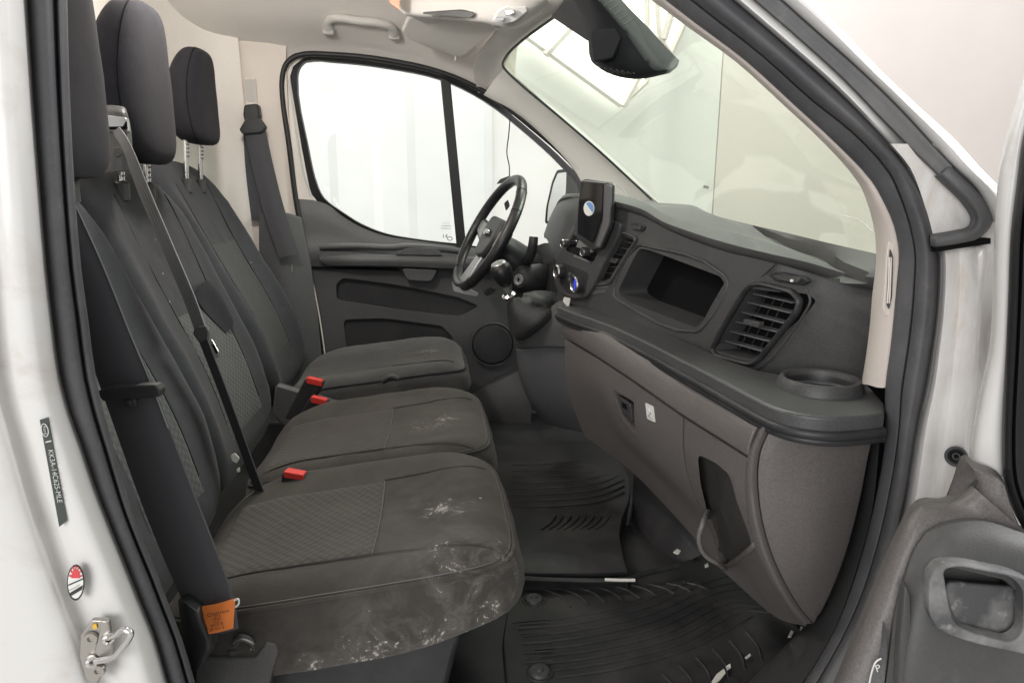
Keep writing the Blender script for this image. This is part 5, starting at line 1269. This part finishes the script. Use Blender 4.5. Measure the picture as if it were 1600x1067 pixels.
# ================================================================== open passenger door at the right
pd_ = thing('passenger_door', 'open passenger door edge with grey trim and worn pull handle', 'van door', (.6, .6, .95))
Lf = [(1606, 100), (1578, 195), (1564, 250), (1556, 335), (1552, 420), (1550, 500), (1546, 545), (1533, 610), (1521, 677), (1514, 740)]
Rf = [(1640, 100), (1602, 205), (1590, 290), (1581, 363), (1577, 460), (1574, 530), (1572, 570), (1569, 625), (1567, 687), (1569, 745)]
rows = [[P(a[0]+2, a[1], .70), P(*a, .645), P(a[0]*.8+b[0]*.2, a[1]*.8+b[1]*.2, .628), P(a[0]*.4+b[0]*.6, a[1]*.4+b[1]*.6, .618), P(*b, .615), P(b[0]+3, b[1], .66)] for a, b in zip(Lf, Rf)]
slab('door_frame', rows, (.02, .012, 0), PAINT, pd_, 3, 4, 0, 60)
Rg = Rf+[(1576, 775), (1592, 812), (1612, 842), (1640, 880)]
rows = [[P(b[0]-2, b[1], .62), P(b[0]+3, b[1], .598), P(b[0]+11, b[1]-2, .592), P(b[0]+15, b[1]-3, .606), P(b[0]+20, b[1]-4, .597), P(b[0]+34, b[1]-6, .60), P(b[0]+90, b[1]-8, .585)] for b in Rg]
slab('window_seal', rows, (.02, .012, 0), BLACKSEAL, pd_, 3, 4, 0, 60)
# grey trim: edge band, upright horn, dark padded armrest with the pull recess
LE = [(1520, 760, .60), (1480, 784, .615), (1438, 787, .612), (1420, 803, .608), (1400, 840, .604), (1376, 894, .60), (1340, 985, .59), (1308, 1067, .58), (1285, 1125, .575)]
PE = [(1600, 830, .572), (1536, 816, .576), (1475, 822, .574), (1444, 836, .57), (1426, 866, .567), (1412, 905, .563), (1398, 963, .555), (1384, 1067, .545), (1376, 1125, .54)]
rows = []
for a, b in zip(LE, PE):
    f_ = lambda t, d=0: P(a[0]+(b[0]-a[0])*t, a[1]+(b[1]-a[1])*t, a[2]+(b[2]-a[2])*t+d)
    rows.append([P(a[0], a[1], a[2]+.05), f_(0), f_(.18, -.010), f_(.6, -.006), f_(1.05, .006)])
slab('trim_band', rows, (.015, .02, -.005), BROWN_PL, pd_, 3, 4, 0, 60)
hn = [[P(1482, 786, .63), P(1494, 750, .63), P(1502, 724, .625)], [P(1500, 790, .615), P(1515, 757, .61), P(1512, 722, .61)], [P(1520, 800, .60), P(1533, 764, .598), P(1521, 731, .60)], [P(1560, 815, .59), P(1560, 780, .588), P(1558, 746, .592)], [P(1600, 842, .58), P(1584, 806, .58), P(1570, 760, .585)]]
slab('trim_horn', hn, (.015, .02, 0), BROWN_PL, pd_, 4, 4, .003, 60)
slab('horn_side', [[P(1478, 788, .645), P(1492, 752, .645), P(1500, 725, .64)], [P(1500, 782, .612), P(1518, 769, .6), P(1528, 752, .597)]], (.006, .01, 0), GREY_PL, pd_, 4, 4)
pr_ = [[(1660, 850, .55), (1600, 833, .562), (1536, 814, .566), (1478, 820, .566), (1447, 832, .57)],
       [(1660, 880, .535), (1600, 862, .545), (1540, 846, .55), (1475, 846, .553), (1430, 858, .566)],
       [(1660, 925, .525), (1600, 905, .535), (1535, 886, .54), (1462, 886, .545), (1415, 900, .56)],
       [(1660, 985, .515), (1600, 970, .525), (1520, 950, .53), (1440, 945, .537), (1398, 963, .552)],
       [(1660, 1060, .505), (1600, 1050, .515), (1510, 1030, .52), (1425, 1020, .528), (1388, 1040, .545)],
       [(1660, 1140, .50), (1600, 1140, .505), (1500, 1140, .51), (1415, 1140, .52), (1375, 1140, .54)]]
ap = slab('armrest_pad', [PP(r) for r in pr_], (.05, .09, -.03), PAD_PL, pd_, 5, 5, 0, 50)
CUP = [(1478, 893), (1500, 889), (1580, 906), (1598, 925), (1596, 985), (1580, 1001), (1502, 975), (1486, 935)]
cut(ap, [prism_mesh([q-V(.02, .05, -.01) for q in rpoly(PP(CUP, .53), .3)], V(.03, .085, -.02))])
WORN = plastic('worn_dusty_plastic', (.075, .075, .077), .7, 500, .6, 1.0, (.44, .43, .415))
RIM = [(1468, 884), (1500, 879), (1585, 896), (1625, 915), (1625, 1028), (1580, 1018), (1515, 1004), (1466, 985), (1452, 960), (1453, 905)]
Yr = lambda px, py: .537-.000045*(px-1460)-.00013*(py-890)
ro, ri = rpoly([P(a, b, Yr(a, b)-.004) for a, b in RIM], .48, 7), rpoly([P(a, b, Yr(a, b)-.006) for a, b in ((1474, 890), (1500, 885), (1582, 902), (1601, 922), (1600, 990), (1582, 1006), (1520, 990), (1494, 978), (1484, 950), (1478, 912))], .48, 7)
n_ = len(ro); v_ = ro+ri+[q+V(.004, .016, 0) for q in ro]+[q+V(.004, .016, 0) for q in ri]; f_ = []
for k in range(n_):
    m = (k+1) % n_; f_ += [(k, m, n_+m, n_+k), (n_+k, n_+m, 3*n_+m, 3*n_+k), (2*n_+k, 3*n_+k, 3*n_+m, 2*n_+m), (k, 2*n_+k, 2*n_+m, m)]
rim2 = link('handle_rim', recalc(mesh(v_, f_)), WORN, ap, True, 40); bevel(rim2, .002, 2)
prism('handle_cup', rpoly(PP([(1476, 908, .545), (1600, 918, .54), (1610, 1012, .528), (1490, 990, .53)]), .2), V(.004, .01, -.003), WORN, ap, .002)
slab('pad_ridge', [[P(1408, 930, .548), P(1414, 915, .543), P(1421, 930, .541)], [P(1400, 1000, .541), P(1411, 985, .534), P(1423, 990, .534)], [P(1390, 1130, .535), P(1406, 1130, .524), P(1421, 1130, .524)]], (.005, .01, 0), PAD_PL, pd_, 4, 4)
slab('lock_tab', [[P(1381, 975, .556), P(1376, 1010, .556), P(1362, 1060, .553), P(1350, 1110, .55)], [P(1384, 985, .551), P(1386, 1015, .549), P(1382, 1060, .546), P(1376, 1110, .543)]], (.004, .008, 0), DARK_PL, pd_, 4, 3)
tube('lock_mark', PP([(1377, 1028, .5475), (1369, 1033, .548), (1362, 1050, .5475), (1357, 1075, .545)]), .0008, WPAPER, pd_, 6, 4)
text('lock_mark', 'P', P(1372, 1044, .5455), rt+up*.35, up-rt*.35, .010, WPAPER, pd_, 0)

# ================================================================== small things on the pillars
gm = thing('rubber_grommet', 'round black rubber grommet on the dirty white hinge pillar', 'grommet', P(1493, 713, .735))
lathe('collar', [(.0125, -.012), (.0128, .006), (.0115, .009), (.0095, .008), (.0082, .003)], P(1494, 713, .745), -ray(1470, 700), RUBBER, gm, 28)
lathe('core', [(.0085, .003), (.006, .001), (.0045, .004), (.003, .004), (.0, .0)], P(1494, 713, .745), -ray(1470, 700), BLACK_PL, gm, 24)
sk = thing('door_striker', 'zinc door striker with a bent steel loop on the white pillar', 'door striker', P(148, 1020, .675))
pl = PP([(143, 968), (169, 969), (175, 1002), (176, 1022), (164, 1047), (150, 1072), (133, 1062), (123, 1026), (125, 992)], .668)
pt = prism('plate', pl, V(0, .006, 0), STEEL, sk, .0015)
prism('plate_step', PP([(158, 969), (169, 970), (175, 1002), (176, 1021), (166, 1040), (146, 1018), (152, 1000)], .664), V(0, .006, 0), STEEL, sk, .0015)
tube('loop', PP([(166, 997, .664), (180, 992, .652), (196, 984, .642), (204, 988, .641), (202, 996, .642), (190, 1013, .645), (178, 1026, .648), (160, 1031, .656), (144, 1033, .665)]), .0032, CHROME, sk, 12, 5)
for q in ((169, 996), (143, 1033)): lathe('loop_collar', [(.0032, .004), (.0058, .003), (.006, -.002)], P(*q, .664), V(.6, -1, .2), CHROME, sk, 20)
for q in ((143, 996), (154, 1046)):
    b_ = lathe('bolt', [(.0, .0015), (.0025, .0012), (.003, .003), (.0065, .003), (.0075, .0)], P(*q, .667), V(0, -1, 0), STEEL, pt, 20)
prism('paint_dab', PP([(144, 976), (150, 974), (152, 981), (146, 983)], .6665), V(0, .001, 0), YEL, pt, 0)
lb2 = thing('part_number_label', 'long dark label with a part number on the white pillar', 'label', P(84, 740, .683))
lq = [P(62, 656, .6815), P(75, 652, .6835), P(104, 814, .6815), P(92.5, 823, .6795)]
prism('strip', lq, V(0, .0012, 0), LABELG, lb2, 0)
dn = (P(98, 818, .68)-P(69, 655, .682)).normalized(); rgt = V(1, 0, 0)
text('lettering', 'KK3A-14C625-MLE', P(86, 744, .6800), dn, rgt, .0068, LBTX, lb2, .0)
ov = P(70, 672, .6808); tube('oval_mark', [ov+dn*.0065*math.cos(a)+rgt*.003*math.sin(a) for a in [i*math.pi/8 for i in range(16)]], .0004, WPAPER, lb2, 4, 1, True)
text('lettering', 'Ford', ov, dn, rgt, .0045, LBTX, lb2, .0)
prism('divider', [P(71, 690, .6810), P(80, 688, .6815), P(80, 689.6, .6815), P(71, 691.6, .6810)], V(0, .0006, 0), WPAPER, lb2, 0)
rs_ = thing('round_label', 'round white pillar label with red half sun and black ring', 'label', P(118, 938, .68))
def ell(k, y, a0=0, a1=360, n=32, cx=118, cy=910): return [P(cx+13.5*k*math.cos(R(a0+(a1-a0)*i/n))+1.5*k*math.sin(R(a0+(a1-a0)*i/n))*0, cy-28*k*math.sin(R(a0+(a1-a0)*i/n)), y) for i in range(n if a1-a0 >= 360 else n+1)]
prism('ring', ell(1, .6745), V(0, .001, 0), INK, rs_, 0)
prism('field', ell(.88, .6738), V(0, .0005, 0), WPAPER, rs_, 0)
prism('sun', ell(.5, .6731, 0, 180, 16, 118, 903), V(0, .0005, 0), INKR, rs_, 0)
for k in range(7):
    a = R(12+k*26); prism('ray', [P(118+13.5*r_*math.cos(a+d), 903-26*r_*math.sin(a+d), .6729) for r_, d in ((.55, -.1), (.76, -.07), (.76, .07), (.55, .1))], V(0, .0004, 0), INKR, rs_, 0)
prism('band', [P(106.5, 913, .6731), P(129.5, 903, .6731), P(129.6, 905, .6731), P(106.5, 915, .6731)], V(0, .0005, 0), INK, rs_, 0)
prism('band', [P(109, 926, .6731), P(129, 914, .6731), P(127.5, 921, .6731), P(110.5, 931, .6731)], V(0, .0005, 0), INK, rs_, 0)
tube('scratch', PP([(108, 922, .6729), (118, 917, .6729), (124, 913, .6729)]), .0003, SILVER, rs_, 4)
